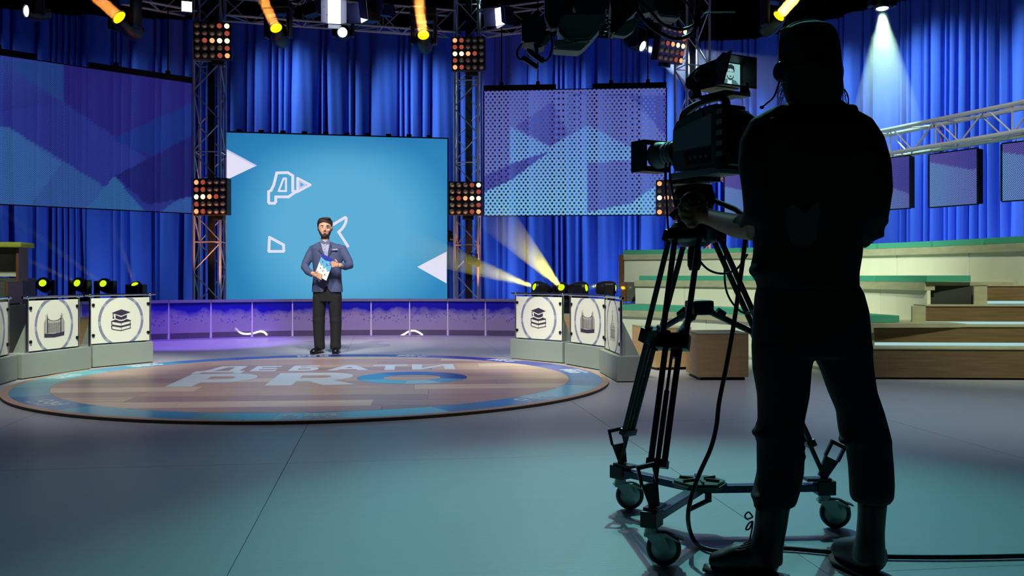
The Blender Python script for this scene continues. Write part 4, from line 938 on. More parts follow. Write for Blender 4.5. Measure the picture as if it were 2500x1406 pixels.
# lens
lens_ = sub('lens', ca)
def lat(prof, name, m, o=(0, 0, 0)): return MB().lathe(prof, (0, .13, .105), (0, 1, 0), 32).build(name, m, lens_, smooth='auto')
lat([(.030, -.005), (.040, 0), (.040, .035), (.034, .04)], 'lens_mount', M_cblk); lat([(.046, .035), (.048, .04), (.048, .10), (.046, .105)], 'zoom_barrel', M_cbody)
for h in (.055, .075, .115): lat([(.048, h), (.051, h+.002), (.051, h+.010), (.048, h+.012)], 'zoom_ring', M_cgry)
lat([(.047, .105), (.053, .12), (.056, .155), (.054, .17)], 'focus_barrel', M_cbody)
lat([(.045, .18), (.04, .176), (.001, .172)], 'front_glass', mat('lens_glass', (20, 40, 36), .05, .2))
Z0, Z1 = .13+.165, .13+.255
hood = MB()
for x0, x1, z0_, z1_ in ((-.070, -.064, .04, .17), (.064, .070, .04, .17), (-.070, .070, .04, .046), (-.070, .070, .164, .17)): hood.box(((x0+x1)/2, (Z0+Z1)/2, (z0_+z1_)/2), (x1-x0, Z1-Z0, z1_-z0_))
hood.box((-.062, Z0+.005, .105), (.015, .01, .13)).box((.062, Z0+.005, .105), (.015, .01, .13)).box((0, Z0+.005, .05), (.13, .01, .02)).box((0, Z0+.005, .16), (.13, .01, .02)); hood.build('lens_hood', M_cblk, lens_)
MB().box((.062, .20, .10), (.035, .13, .07), bev=.012).build('zoom_drive', M_cblk, lens_, smooth='auto')
# handle and viewfinder
MB().tube(catmull([(0, .115, .20), (0, .13, .235), (0, .105, .265), (0, .02, .285), (0, -.08, .288), (0, -.12, .27), (0, -.12, .23)], 5), [.013]*31, 8, flat=1.5).build('handle', M_cblk, ca, smooth=True)
MB().box((.03, -.075, .300), (.12, .15, .012), bev=.003).build('viewfinder_plate', M_cblk, ca); MB().box((.04, -.14, .292), (.09, .05, .010)).build('plate_lip', M_cgry, ca)
for s, yy in ((-1, .02), (1, -.13)):
    MB().prism([(-.03, .300), (.03, .300), (.014, .315), (.016, .345), (-.016, .345), (-.02, .325)], -.006, .006, fr=lambda p, q, z, s=s, yy=yy: (.03+s*.055+z, yy+p, q)).build('viewfinder_bracket', M_cblk, ca)
VX = .045
def shell(name, r0, r1, m, th=.005):
    """open rectangular funnel; r = (y, half width, z low, z high)"""
    mb = MB(); (y0, w0, a0, b0), (y1, w1, a1, b1) = r0, r1
    c0 = [(-w0, a0), (w0, a0), (w0, b0), (-w0, b0)]; c1 = [(-w1, a1), (w1, a1), (w1, b1), (-w1, b1)]
    for i in range(4):
        j = (i+1) % 4; q = [Vector((VX+c0[i][0], y0, c0[i][1])), Vector((VX+c0[j][0], y0, c0[j][1])), Vector((VX+c1[j][0], y1, c1[j][1])), Vector((VX+c1[i][0], y1, c1[i][1]))]
        if i == 3: q[2].y = y1; q[3].y = y1-.045       # left wall reaches further back at the top
        nrm = (q[1]-q[0]).cross(q[3]-q[0]).normalized()*th; vs = [mb._v(p) for p in q+[p-nrm for p in q]]
        for f in ((0, 1, 2, 3), (7, 6, 5, 4), (0, 4, 5, 1), (1, 5, 6, 2), (2, 6, 7, 3), (3, 7, 4, 0)): mb.b.faces.new([vs[k] for k in f])
    return mb.build(name, m, ca)
shell('viewfinder_hood', (-.085, .066, .335, .432), (-.150, .088, .325, .446), M_cblk)
MB().prism([(-.09, .332), (.05, .335), (.10, .36), (.095, .395), (.02, .43), (-.09, .438)], -.066, .066, bev=.008, fr=lambda p, q, z: (VX+z, p, q)).build('viewfinder_housing', M_cblk, ca, smooth='auto')
MB().lathe([(.022, 0), (.022, .014), (.016, .018)], (VX-.068, .0, .385), (-1, 0, 0), 16).build('tilt_knob', M_cblk, ca, smooth='auto')
# picture on the viewfinder: the presenter's head against a pale ground
sw, sh, sy, sz = .052, .041, -.095, .384
vf = lambda x, y, z: (VX+x, sy-z, sz+y)
vs_ = link_mesh('viewfinder_screen', flat_shape([[(-sw, -sh), (sw, -sh), (sw, sh), (-sw, sh)]], .001, vf), glow('vf_ground', (142, 190, 190), 1.0), ca)
def vfp(poly, name, col, z): link_mesh(name, flat_shape([[(x*sw, y*sh) for x, y in poly]], .0004, lambda a, b, c: vf(a, b, c+z)), glow(name, col, 1.0), vs_)
vfp([(-.95, -.98), (.9, -.98), (.55, -.6), (.2, -.5), (-.1, -.62), (-.4, -.5), (-.8, -.62)], 'picture_jacket', (72, 112, 114), .002); vfp([(-.3, -.98), (.12, -.98), (.12, -.52), (-.08, -.66), (-.25, -.5)], 'picture_shirt', (190, 226, 226), .003)
vfp(arcp(-.05, .02, .34, .62, 0, 345, 18), 'picture_face', (150, 196, 196), .004); vfp([(-.42, .1), (-.46, .5), (-.3, .8), (.05, .9), (.32, .72), (.38, .3), (.3, .1), (.26, .4), (.0, .5), (-.28, .42), (-.34, .1)], 'picture_hair', (26, 48, 52), .005)
vfp([(-.36, -.1), (-.28, -.36), (-.05, -.44), (.18, -.36), (.26, -.1), (.3, -.3), (.15, -.58), (-.05, -.64), (-.25, -.58), (-.4, -.3)], 'picture_beard', (52, 82, 86), .005); vfp([(-.14, -.2), (.04, -.2), (.0, -.32), (-.1, -.32)], 'picture_mouth', (40, 66, 70), .006)
for x in (-.2, .1): vfp([(x-.09, .14), (x+.09, .14), (x+.09, .2), (x-.09, .2)], 'picture_eye', (56, 88, 92), .006)
# loose cables from the camera
M_cab = mat('black_cable', (16, 17, 19), .45)
def cable(pts, r, lab, grp=None, per=8): return MB().tube(catmull(pts, per), r, 8).build('cable', M_cab, smooth=True, label=lab, cat='cable', group=grp)
cable([P(1627, 395, 3.80), P(1624, 430, 3.80), P(1628, 500, 3.80), P(1632, 560, 3.80), P(1645, 590, 3.80), P(1672, 597, 3.80), P(1690, 590, 3.8)], .0045, 'thin cable dropping from lens in front of the dotted screen edge')
cable([P(1636, 395, 3.74), P(1636, 430, 3.74), P(1650, 510, 3.76), P(1668, 575, 3.78), P(1690, 610, 3.78), P(1725, 655, 3.75), P(1765, 668, 3.72), P(1800, 655, 3.68), P(1825, 620, 3.66)], .0045, 'longer lens cable looping between the tripod legs')
cable([P(1772, 560, 3.6), P(1770, 620, 3.6), P(1770, 690, 3.6), P(1782, 730, 3.6), P(1808, 760, 3.6), P(1830, 763, 3.58), P(1845, 752, 3.55)], .004, 'thin cable hanging beside the operator hip')
cable([P(1828, 452, 3.52), P(1826, 500, 3.50), P(1819, 590, 3.48), P(1806, 690, 3.46), P(1790, 800, 3.46), P(1772, 900, 3.46), P(1756, 980, 3.46), P(1749, 1040, 3.46), P(1735, 1095, 3.46), P(1706, 1160, 3.46), P(1686, 1220, 3.46), P(1680, 1270, 3.46),
       G(1694, 1318, .02), G(1730, 1341, .012), G(1790, 1345, .011), G(1900, 1338, .011), G(2000, 1345, .011), G(2120, 1357, .011), G(2300, 1360, .011), G(2500, 1357, .011), G(2750, 1350, .011)], .0085, 'thick camera cable falling beside tripod and running across the floor to the right')

# ================================================================ crane camera head hanging into the top of the frame
JD = 3.7; M_jb = mat('crane_black', (46, 48, 50), .5); M_jg = mat('crane_grey', (120, 126, 126), .5)
jb = thing('crane_camera', 'dark remote camera head on a crane hanging into the top of the frame', 'camera', P(1430, 60, JD))
def JP(poly, name, m, y, th, bev=.004): 
    mb = MB(); pl = [P(a, b, y) for a, b in poly]; mb.prism([(v.x, v.z) for v in pl], 0, th, bev=bev, fr=lambda p, q, z: (p, y+z, q)); return W(mb, name, m, jb, smooth='auto')
JP([(1277, 33), (1322, 33), (1325, 60), (1318, 100), (1275, 104), (1273, 60)], 'matte_box', M_jb, JD-.02, .13, .008)
JP([(1322, 36), (1334, 60), (1330, 112), (1306, 118), (1312, 70)], 'lens_barrel', M_jb, JD, .09)
JP([(1330, -20), (1400, -20), (1400, 20), (1382, 60), (1345, 70), (1330, 40)], 'lens_bracket', M_jb, JD+.02, .06)
JP([(1400, -30), (1484, -30), (1484, 26), (1410, 26)], 'camera_block', M_jb, JD-.04, .16, .008)
JP([(1372, 30), (1483, 28), (1474, 60), (1440, 100), (1385, 100), (1360, 72)], 'camera_base', M_jg, JD-.02, .13, .01)
JP([(1355, 96), (1442, 100), (1416, 124), (1352, 120)], 'mount_plate', M_jg, JD+.01, .10)
JP([(1321, 110), (1333, 84), (1345, 78), (1349, 90), (1331, 113)], 'bracket_arm', M_jg, JD-.03, .02)
JP([(1276, 134), (1284, 137), (1317, 160), (1312, 168), (1303, 163), (1272, 143)], 'hand_grip', M_jb, JD-.04, .03); JP([(1284, 118), (1292, 117), (1332, 143), (1330, 152), (1322, 153), (1290, 130)], 'hand_grip', M_jb, JD+.02, .03)
JP([(1296, 70), (1306, 70), (1316, 128), (1308, 130)], 'grip_stem', M_jb, JD+.01, .03)
JP([(1498, -30), (1560, -30), (1560, 20), (1530, 50), (1500, 80), (1492, 82), (1492, 20)], 'pan_motor', M_jb, JD+.05, .12, .008); JP([(1530, 50), (1568, 36), (1546, 76), (1526, 88), (1496, 84)], 'pan_bracket', M_jg, JD+.02, .05)
JP([(1560, -30), (1600, -30), (1598, 26), (1566, 34)], 'crane_link', M_jg, JD+.06, .08); JP([(1598, -40), (1672, -40), (1668, 28), (1660, 38), (1602, 30)], 'counter_block', M_jb, JD, .15, .01); JP([(1604, 28), (1664, 36), (1656, 44), (1612, 40)], 'block_foot', M_jg, JD+.02, .06)
JP([(1690, -120), (1716, -120), (1712, 20), (1702, 52), (1694, 50), (1700, 10)], 'cable_bundle', M_jb, JD+.06, .04)
W(MB().tube([P(1430, -10, JD+.06), P(1640, -60, JD+.06), P(2300, -420, JD+.10)], .05, 10), 'crane_arm', M_jb, jb, smooth='auto')
for pts, r in (([(1275, 105), (1266, 118), (1262, 128), (1266, 142), (1277, 146)], .004), ([(1330, 150), (1342, 138), (1348, 112), (1345, 80)], .004), ([(1366, 72), (1385, 92), (1400, 98), (1440, 97)], .004), ([(1352, 118), (1380, 108), (1415, 99)], .003)):
    W(MB().tube(catmull([P(a, b, JD-.03) for a, b in pts], 6), r, 6), 'wire', M_cab, jb, smooth=True)
for pts, r in (([(1536, -10), (1560, 30), (1590, 66), (1630, 90), (1660, 94), (1690, 80), (1705, 50), (1712, 10), (1716, -20)], .0075), ([(1552, -10), (1590, 30), (1620, 60), (1660, 72), (1695, 60), (1702, 30)], .006), ([(1490, -10), (1497, 30), (1496, 60), (1492, 80)], .006), ([(1650, -10), (1680, 10), (1696, 50), (1706, 52)], .005)):
    W(MB().tube(catmull([P(a, b, JD-.05) for a, b in pts], 7), r, 7), 'loop_cable', M_cab, jb, smooth=True)
coil = [P(1470+10*math.cos(t*.9)+t*.9, 82-t*1.3+8*math.sin(t*.9), JD-.05) for t in range(0, 26)]
W(MB().tube(coil, .003, 6), 'coiled_wire', M_cab, jb, smooth=True)
W(MB().tube([P(1705, 38, JD), P(1730, 31, JD), P(1795, 30, JD)], .003, 6), 'antenna', M_jg, jb)
# ================================================================ people
def PX(mb, L, y, seg=24, e=.95):
    """elliptic rings given as (row, left px, right px, half depth, depth offset) at distance y"""
    q = y/F; out = []
    for r in L:
        row, a, b, ry = r[:4]; dy = r[4] if len(r) > 4 else 0
        k = (y+dy)/F; out.append((((a+b)/2-CX)*k, y+dy, EYE+(HZ-row)*k, (b-a)/2*k, ry, e))
    mb.rings(out, seg); return mb
def chain(mb, pts, rs, seg=14, up=None): mb.tube([P(*p) for p in pts], rs, seg, up=up); return mb
M_skin_d = mat('operator_skin', (176, 124, 100), .6); M_hood = mat('black_hoodie', (16, 16, 19), .85, bump=((14, 14, 9), .5)); M_trs = mat('dark_trousers', (12, 13, 18), .85, bump=((16, 16, 7), .5)); M_boot = mat('dark_boot', (9, 10, 10), .45); M_cap = mat('black_cap', (14, 14, 16), .8); M_hair = mat('dark_hair', (26, 20, 18), .7)
D = 3.15
op = thing('person', 'camera operator seen from behind in black sweatshirt and boots, gripping the camera head', 'person', (X0 := (1985-CX)/F*D, D, 0))
# body: one continuous surface
b = MB()
PX(b, [(70, 1945, 2005, .05, .02), (90, 1924, 2028, .085, .02), (125, 1914, 2038, .10, .02), (165, 1912, 2040, .10, .02), (200, 1922, 2034, .09, .02), (225, 1932, 2026, .075), (250, 1934, 2026, .062), (280, 1905, 2050, .07), (310, 1860, 2095, .09), (400, 1850, 2110, .11), (560, 1862, 2080, .10), (700, 1860, 2085, .105), (840, 1858, 2100, .10)], D)
PX(b, [(820, 1860, 1970, .085), (900, 1862, 1960, .08), (1060, 1872, 1940, .062), (1150, 1872, 1935, .06), (1240, 1864, 1910, .04), (1320, 1858, 1898, .035)], D, 16)
PX(b, [(820, 1990, 2105, .085), (900, 2025, 2112, .08), (1060, 2075, 2148, .062), (1150, 2090, 2155, .06), (1240, 2108, 2152, .04), (1320, 2108, 2146, .035)], D, 16)
chain(b, [(1868, 320, 3.15), (1850, 420, 3.13), (1850, 530, 3.14), (1842, 560, 3.18)], [.055, .050, .044, .042]); chain(b, [(1848, 558, 3.16), (1800, 552, 3.30), (1760, 540, 3.44), (1738, 532, 3.52), (1715, 524, 3.59)], [.044, .043, .036, .032, .033])
chain(b, [(2105, 320, 3.15), (2130, 430, 3.13), (2125, 540, 3.12), (2090, 570, 3.28), (2010, 560, 3.42)], [.055, .052, .044, .038, .034])
# left hand: palm, four fingers curled round the knob, thumb along its side
b.ball(P(1708, 520, 3.60), (.036, .020, .042), Matrix.Rotation(.5, 3, 'Y'))
for pts, r in ((((1700, 500, 3.615), (1682, 508, 3.59), (1668, 500, 3.585), (1664, 486, 3.60)), .0100), (((1700, 512, 3.61), (1678, 524, 3.58), (1663, 518, 3.575), (1658, 503, 3.59)), .0102), (((1702, 526, 3.605), (1682, 540, 3.575), (1667, 536, 3.572), (1661, 522, 3.585)), .0098), (((1706, 538, 3.60), (1692, 553, 3.575), (1680, 551, 3.575), (1673, 540, 3.585)), .0088), (((1722, 515, 3.60), (1722, 494, 3.615), (1712, 478, 3.625), (1700, 468, 3.63)), .0108)):
    chain(b, pts, [r*1.12, r*1.05, r, r*.82], 10); b.ball(P(*pts[-1]), r*.85, seg=8); b.ball(P(*pts[0]), r*1.2, seg=8)
for s, (a, r0) in ((-1, (1912, 0)), (1, (2040, 0))): b.ball(P(a, 165, D+.02), (.014, .03, .034), seg=10)
link_mesh('body', remesh(b, .0055, 4), M_skin_d, op, world=True)
# sweatshirt with elbow sleeve (left) and bent arm (right)
h = MB()
PX(h, [(246, 1926, 2052, .075), (262, 1900, 2068, .088), (280, 1880, 2088, .10), (300, 1845, 2112, .115), (335, 1830, 2138, .130), (390, 1830, 2146, .145), (450, 1832, 2134, .145), (530, 1838, 2118, .14), (585, 1842, 2104, .135), (625, 1840, 2101, .13), (648, 1834, 2097, .13), (668, 1834, 2094, .13), (688, 1848, 2094, .128), (706, 1850, 2095, .126)], D, 32)
chain(h, [(1905, 288, 3.16), (1864, 318, 3.15), (1849, 352, 3.14), (1846, 400, 3.12), (1851, 460, 3.11), (1852, 520, 3.13), (1836, 552, 3.20), (1812, 553, 3.27)], [.045, .056, .060, .060, .054, .050, .046, .046], 18)
chain(h, [(2060, 288, 3.16), (2098, 316, 3.15), (2118, 350, 3.14), (2130, 400, 3.12), (2133, 460, 3.11), (2126, 520, 3.11), (2118, 556, 3.14), (2085, 572, 3.25), (2020, 562, 3.38)], [.045, .055, .058, .060, .061, .058, .052, .045, .038], 18)
for pt, r in (((2166, 498, 3.11), .014), ((2162, 540, 3.11), .014), ((2150, 572, 3.12), .016), ((2112, 592, 3.16), .02)): h.ball(P(*pt), r, seg=8)   # creased sleeve
h.ball(P(1844, 660, 3.12), (.02, .05, .024), seg=10); h.ball(P(2072, 268, 3.12), (.030, .05, .018), seg=10); h.ball(P(1908, 268, 3.12), (.03, .05, .016), seg=10)
link_mesh('sweatshirt', remesh(h, .009, 4), M_hood, op, world=True)
# faint back print
pr = [(1916, 540), (1919, 512), (1930, 500), (1944, 498), (1952, 512), (1966, 520), (1984, 500), (1998, 492), (2004, 510), (1998, 545), (1992, 590), (1970, 602), (1935, 598), (1925, 570)]
ycut = D-.150
link_mesh('back_print', flat_shape([[(P(x, y, ycut).x, P(x, y, ycut).z) for x, y in pr]], .0006, lambda a, b_, c: (a, ycut+c, b_)), mat('back_print', (72, 72, 68), .8), op, world=True)
t_ = MB()
PX(t_, [(692, 1852, 2092, .12), (716, 1845, 2106, .125), (760, 1840, 2118, .13), (800, 1838, 2122, .13), (840, 1837, 2125, .125), (868, 1839, 2124, .115)], D, 30)
PX(t_, [(840, 1837, 1990, .115), (870, 1838, 1984, .11), (900, 1839, 1978, .105), (965, 1851, 1973, .098), (1026, 1852, 1961, .09), (1050, 1843, 1960, .09), (1062, 1842, 1958, .09), (1082, 1850, 1959, .085), (1095, 1849, 1962, .085), (1152, 1850, 1960, .085), (1195, 1840, 1951, .085), (1222, 1838, 1943, .08), (1234, 1844, 1938, .07)], D, 22)
PX(t_, [(840, 1985, 2125, .115), (870, 1989, 2125, .11), (900, 2005, 2128, .105), (954, 2024, 2136, .098), (1004, 2045, 2154, .092), (1050, 2050, 2167, .09), (1075, 2056, 2173, .09), (1090, 2067, 2173, .085), (1134, 2074, 2177, .085), (1180, 2077, 2179, .085), (1210, 2078, 2178, .082), (1226, 2084, 2168, .07)], D, 22)
for pt, r in (((1848, 1056, 3.12), .016), ((1957, 1070, 3.12), .010), ((1957, 1090, 3.12), .010), ((1960, 1112, 3.12), .009), ((2060, 1076, 3.12), .014), ((2166, 1200, 3.12), .015), ((1844, 1212, 3.12), .014), ((1850, 1240, 3.12), .010)): t_.ball(P(*pt), (r, .05, r), seg=8)
link_mesh('trousers', remesh(t_, .009, 3), M_trs, op, world=True)
# boots: shaft, foot, sole, laces
def boot(rows, foot, sole, lace, D_=D):
    m = MB(); PX(m, rows, D_, 18); 
    m.tube([Vector(p) for p in foot[0]], foot[1], 16, up=(0, 0, 1)); bt = link_mesh('boot', remesh(m, .008, 3), M_boot, op, world=True)
    W(MB().tube([Vector(p) for p in sole[0]], sole[1], 18, up=(0, 0, 1)), 'boot_sole', M_tyre, bt, smooth='auto')
    for pts in lace: W(MB().tube(catmull([P(*p) for p in pts], 5), .0028, 6), 'lace', M_cab, bt, smooth=True)
q = D/F
fx, fy = (1870-CX)*q, D
boot([(1225, 1850, 1932, .058), (1250, 1845, 1925, .056), (1280, 1843, 1921, .055), (1315, 1836, 1914, .056), (1345, 1826, 1910, .06), (1375, 1822, 1910, .062)],
     ([(fx+.03, fy-.02, .07), (fx-.03, fy+.015, .072), (fx-.09, fy+.045, .062), (fx-.135, fy+.065, .05), (fx-.17, fy+.08, .046)], [(.045, .05), (.062, .052), (.050, .050), (.036, .048), (.022, .032)]),
     ([(fx+.065, fy-.035, .016), (fx+.03, fy-.02, .016), (fx-.07, fy+.035, .016), (fx-.14, fy+.067, .016), (fx-.188, fy+.09, .018)], [(.013, .036), (.015, .048), (.015, .046), (.015, .052), (.012, .028)]),
     [[(1838, 1262, 3.12), (1828, 1250, 3.12), (1819, 1258, 3.12), (1824, 1267, 3.12), (1838, 1262, 3.12)], [(1838, 1272, 3.12), (1828, 1278, 3.12), (1821, 1292, 3.12), (1830, 1290, 3.12), (1838, 1272, 3.12)], [(1838, 1272, 3.12), (1836, 1290, 3.12), (1832, 1310, 3.12), (1830, 1322, 3.12)]]
     + [[(1834-2*i, 1318+7*i, 3.08), (1826-5*i, 1322+7*i, 3.10), (1816-7*i, 1326+6*i, 3.14)] for i in range(4)])
gx, gy = (2128-CX)*q, D+.06
boot([(1222, 2096, 2164, .054), (1260, 2096, 2160, .052), (1300, 2093, 2157, .053), (1335, 2088, 2158, .058), (1372, 2084, 2160, .06)],
     ([(gx+.02, gy-.07, .075), (gx-.0, gy-.02, .08), (gx-.02, gy+.05, .068), (gx-.035, gy+.11, .058), (gx-.04, gy+.14, .048)], [(.045, .046), (.060, .048), (.050, .050), (.040, .050), (.024, .034)]),
     ([(gx+.04, gy-.11, .016), (gx+.02, gy-.07, .016), (gx-.015, gy+.03, .016), (gx-.035, gy+.115, .016), (gx-.045, gy+.165, .018)], [(.013, .034), (.015, .046), (.015, .044), (.015, .052), (.012, .030)]), [])
# cap, hair, headset
c = MB(); PX(c, [(57, 1960, 1990, .03, .02), (61, 1938, 2010, .06, .02), (70, 1918, 2028, .088, .02), (84, 1909, 2037, .106, .02), (110, 1905, 2043, .116, .02), (150, 1901, 2048, .120, .02), (172, 1902, 2050, .119, .02), (180, 1907, 2046, .112, .02)], D, 28, .9)
c.ball(P(1914, 77, 3.15), (.016, .04, .012), seg=8); c.ball(P(2034, 88, 3.15), (.013, .04, .012), seg=8)
cp_ = link_mesh('cap', remesh(c, .007, 2), M_cap, op, world=True)
W(MB().lathe([(.012, 0), (.010, .004), (.002, .006)], P(1967, 57, D+.02), (0, 0, 1), 12), 'cap_glint', mat('cap_glint', (210, 214, 210), .3), cp_, smooth='auto')  # pale disc stands in for the white glint on the crown
hm = MB(); PX(hm, [(165, 1908, 2046, .112), (195, 1910, 2053, .110), (220, 1915, 2056, .095, -.01), (245, 1922, 2050, .085, -.012), (268, 1928, 2050, .075, -.02)], D, 22)
link_mesh('hair', remesh(hm, .008, 2), M_hair, op, world=True)
random.seed(3); hs = MB()
for i in range(70):
    left = i % 2; x0 = random.uniform(1912, 1920) if left else random.uniform(2046, 2054); y0 = random.uniform(200, 250); sgn = -1 if left else 1; w_ = random.uniform(6, 26)
    hs.tube(catmull([P(x0, y0, 3.12), P(x0+sgn*w_*.5, y0+random.uniform(2, 12), 3.12), P(x0+sgn*w_*random.uniform(.6, 1), y0+random.uniform(14, 40), 3.11)], 4), .0006, 3)
o = W(hs, 'loose_hair', M_hair, op); o['kind'] = 'stuff'
hst = sub('headset', op); M_hs = mat('headset_black', (28, 31, 34), .4)
W(MB().tube(catmull([P(1906, 172, 3.14), P(1904, 120, 3.15), P(1912, 80, 3.17), P(1940, 58, 3.18), P(1978, 51, 3.18), P(2012, 60, 3.18), P(2040, 84, 3.17), P(2050, 120, 3.15), P(2052, 168, 3.14)], 6), .0075, 8, flat=.6), 'headset_band', M_hs, hst, smooth=True)
for px, s in ((1908, -1), (2048, 1)):
    c = P(px, 174, 3.13); W(MB().lathe([(.020, -.012), (.034, -.010), (.036, 0), (.030, .010), (.014, .014), (.001, .014)], c, (s, -.55, 0), 22), 'ear_cup', M_hs, hst, smooth='auto')
W(MB().tube(catmull([P(1903, 198, 3.11), P(1898, 215, 3.10), P(1888, 238, 3.10), P(1872, 252, 3.10), P(1860, 262, 3.10)], 6), .0032, 7).ball(P(1860, 262, 3.10), (.008, .007, .006), seg=8), 'microphone_boom', M_hs, hst, smooth=True)
W(MB().tube(catmull([P(2051, 214, 3.08), P(2064, 222, 3.08), P(2071, 240, 3.08), P(2070, 262, 3.08)], 5), .0025, 6), 'headset_cord', M_cab, hst, smooth=True)

# ---------------------------------------------------------------- presenter
E = 12.52; M_sk = mat('presenter_skin', (214, 168, 138), .55); M_jk = mat('blue_jacket', (74, 86, 124), .8, noise=((30, 30, 30), .12)); M_sh = mat('pale_shirt', (160, 166, 196), .8); M_tr = mat('black_trousers', (21, 22, 25), .85, bump=((10, 10, 5), .5)); M_br = mat('brown_hair', (44, 32, 28), .7); M_bd = mat('beard', (112, 78, 62), .8)
pr_ = thing('person', 'bearded presenter in blue blazer and dark trousers holding a show card', 'person', ((797-CX)/F*E, E, 0))
b = MB()
# head is turned to the lens; neck, torso, hips, legs under the clothes
PX(b, [(534, 788, 799, .03), (538, 781, 806, .07), (546, 778, 809, .095), (556, 777.5, 809.5, .10), (566, 778.5, 808, .10), (573, 781, 806, .095, -.005), (578, 785, 802, .08, -.01), (581, 789, 798, .05, -.02)], E, 20)
PX(b, [(570, 784, 804, .062, .01), (590, 783.5, 804, .062, .01), (600, 776, 816, .07), (612, 768, 828, .09), (650, 768, 831, .11), (690, 768, 831, .10), (730, 766, 832, .10)], E, 20)
PX(b, [(720, 767, 797, .085), (780, 767, 791, .075), (850, 771, 789, .055), (858, 771, 788, .06)], E, 14); PX(b, [(720, 800, 832, .085), (780, 808, 831, .075), (850, 810, 828, .055), (858, 811, 828, .06)], E, 14)
b.tube([P(793.5, 552.5, E-.092), P(793.4, 558, E-.104), P(793.2, 562.3, E-.116)], [.008, .010, .0135], 8); b.ball(P(791.6, 563, E-.102), .009, seg=8); b.ball(P(794.9, 563, E-.102), .009, seg=8) # nose
for s in (-1, 1): b.tube([P(793.5+s*3, 551, E-.094), P(793.5+s*7, 550.2, E-.094), P(793.5+s*11, 551.5, E-.080)], [.006, .008, .006], 8); b.ball(P(793.5+s*8.5, 561.5, E-.072), (.024, .014, .022), seg=8)
for s in (-1, 1): b.ball(P(793.5+s*16.6, 558, E+.01), (.010, .022, .034), seg=10)
chain(b, [(768, 612, E), (754, 632, E-.02), (745, 650, E-.04)], [.042, .036, .030]); chain(b, [(744, 650, E-.04), (756, 664, E-.16), (766, 669, E-.24)], [.030, .030, .028])
chain(b, [(830, 612, E), (847, 632, E-.02), (853, 648, E-.04)], [.042, .036, .030]); chain(b, [(854, 648, E-.04), (838, 650, E-.18), (828, 647, E-.25)], [.030, .030, .028])
# hands: picture-left hand under the card edge, picture-right hand at its upper edge
HL, HR = P(770.5, 670, E-.262), P(822, 645, E-.262)
b.ball(HL, (.036, .018, .034), Matrix.Rotation(.5, 3, 'Y'), 10); b.ball(HR, (.030, .018, .038), Matrix.Rotation(-.3, 3, 'Y'), 10)
for k in range(4):
    o_ = Vector((.018+.002*k, -.006, .024-.0215*k)); b.tube([HL+o_*.8, HL+o_+Vector((.030, -.020, -.010)), HL+o_+Vector((.056-.003*k, -.020, -.022)), HL+o_+Vector((.072-.005*k, -.008, -.030))], [.0105, .0095, .0088, .0075], 8)
    o_ = Vector((-.020+.003*k, -.006, .030-.0215*k)); b.tube([HR+o_*.7, HR+o_+Vector((-.022, -.024, .004)), HR+o_+Vector((-.044, -.022, -.002)), HR+o_+Vector((-.058+.003*k, -.008, -.008))], [.0105, .0095, .0088, .0075], 8)
b.tube([HL+Vector((-.004, -.01, .02)), HL+Vector((.016, -.018, .036)), HL+Vector((.034, -.016, .040))], [.013, .0115, .009], 8); b.tube([HR+Vector((.006, -.008, .024)), HR+Vector((-.004, -.018, .048)), HR+Vector((-.022, -.018, .062))], [.013, .0115, .009], 8)
me = remesh(b, .0048, 1); at = me.color_attributes.new('tint', 'FLOAT_COLOR', 'POINT'); cols = []
for v in me.vertices:      # short beard on jaw, chin and upper lip
    x, y, z = v.co; px, py = CX+F*x/y, HZ-F*(z-EYE)/y; k = 0
    if y < E+.035 and py < 586:
        dx = abs(px-793.3); jaw = 571.4-max(0, dx-6.5)*1.3
        k = max(0, min(1, (py-jaw)/3.0+.5))*(1 if py < 583.5 else .35)
        if dx < 6.5: k = max(k, max(0, 1-abs(py-566.4)/1.5)*.8)
    cols += [*lin(mixc((214, 168, 138), (70, 48, 40), k*.9)), 1]
at.data.foreach_set('color', cols); nt = M_sk.node_tree; an = nt.nodes.new('ShaderNodeAttribute'); an.attribute_name = 'tint'; nt.links.new(an.outputs['Color'], nt.nodes['Principled BSDF'].inputs['Base Color'])
link_mesh('body', me, M_sk, pr_, world=True)
# face details
fc = lambda px, py, dy=0: P(px, py, E-.103+dy)
for s in (-1, 1):
    W(MB().ball(fc(793.5+s*6.6, 554.6, .010), (.0145, .009, .0058), seg=10), 'eye', mat('eye_white', (206, 190, 180), .3), pr_, smooth=True)
    W(MB().ball(fc(793.5+s*6.4, 554.5, .002), (.0058, .003, .0056), seg=8), 'iris', mat('iris', (46, 36, 32), .3), pr_, smooth=True)
    W(MB().tube([fc(793.5+s*3.2, 551.2, .003), fc(793.5+s*6.8, 550.0, .002), fc(793.5+s*11.0, 551.6, .018)], [.0035, .0048, .0025], 8), 'eyebrow', M_br, pr_, smooth=True)
W(MB().ball(fc(792.8, 569.8, .004), (.019, .008, .0115), seg=12), 'lips', mat('lips', (176, 104, 94), .5), pr_, smooth=True); W(MB().ball(fc(792.8, 569.6, -.002), (.013, .005, .0055), seg=10), 'mouth', mat('mouth_dark', (70, 30, 28), .6), pr_, smooth=True)
hr = MB(); PX(hr, [(530.8, 788, 800, .03, .01), (533, 780, 806, .075, .01), (539, 776, 811, .108, .012), (546, 774.8, 812, .116, .015), (554, 775.5, 811.5, .110, .03), (562, 777.5, 810, .098, .045)], E, 22)
hr.ball(P(797, 534, E-.06), (.06, .04, .022), seg=10); me = remesh(hr, .0042, 3); bm = bmesh.new(); bm.from_mesh(me)
c0 = P(793.3, 568, E)
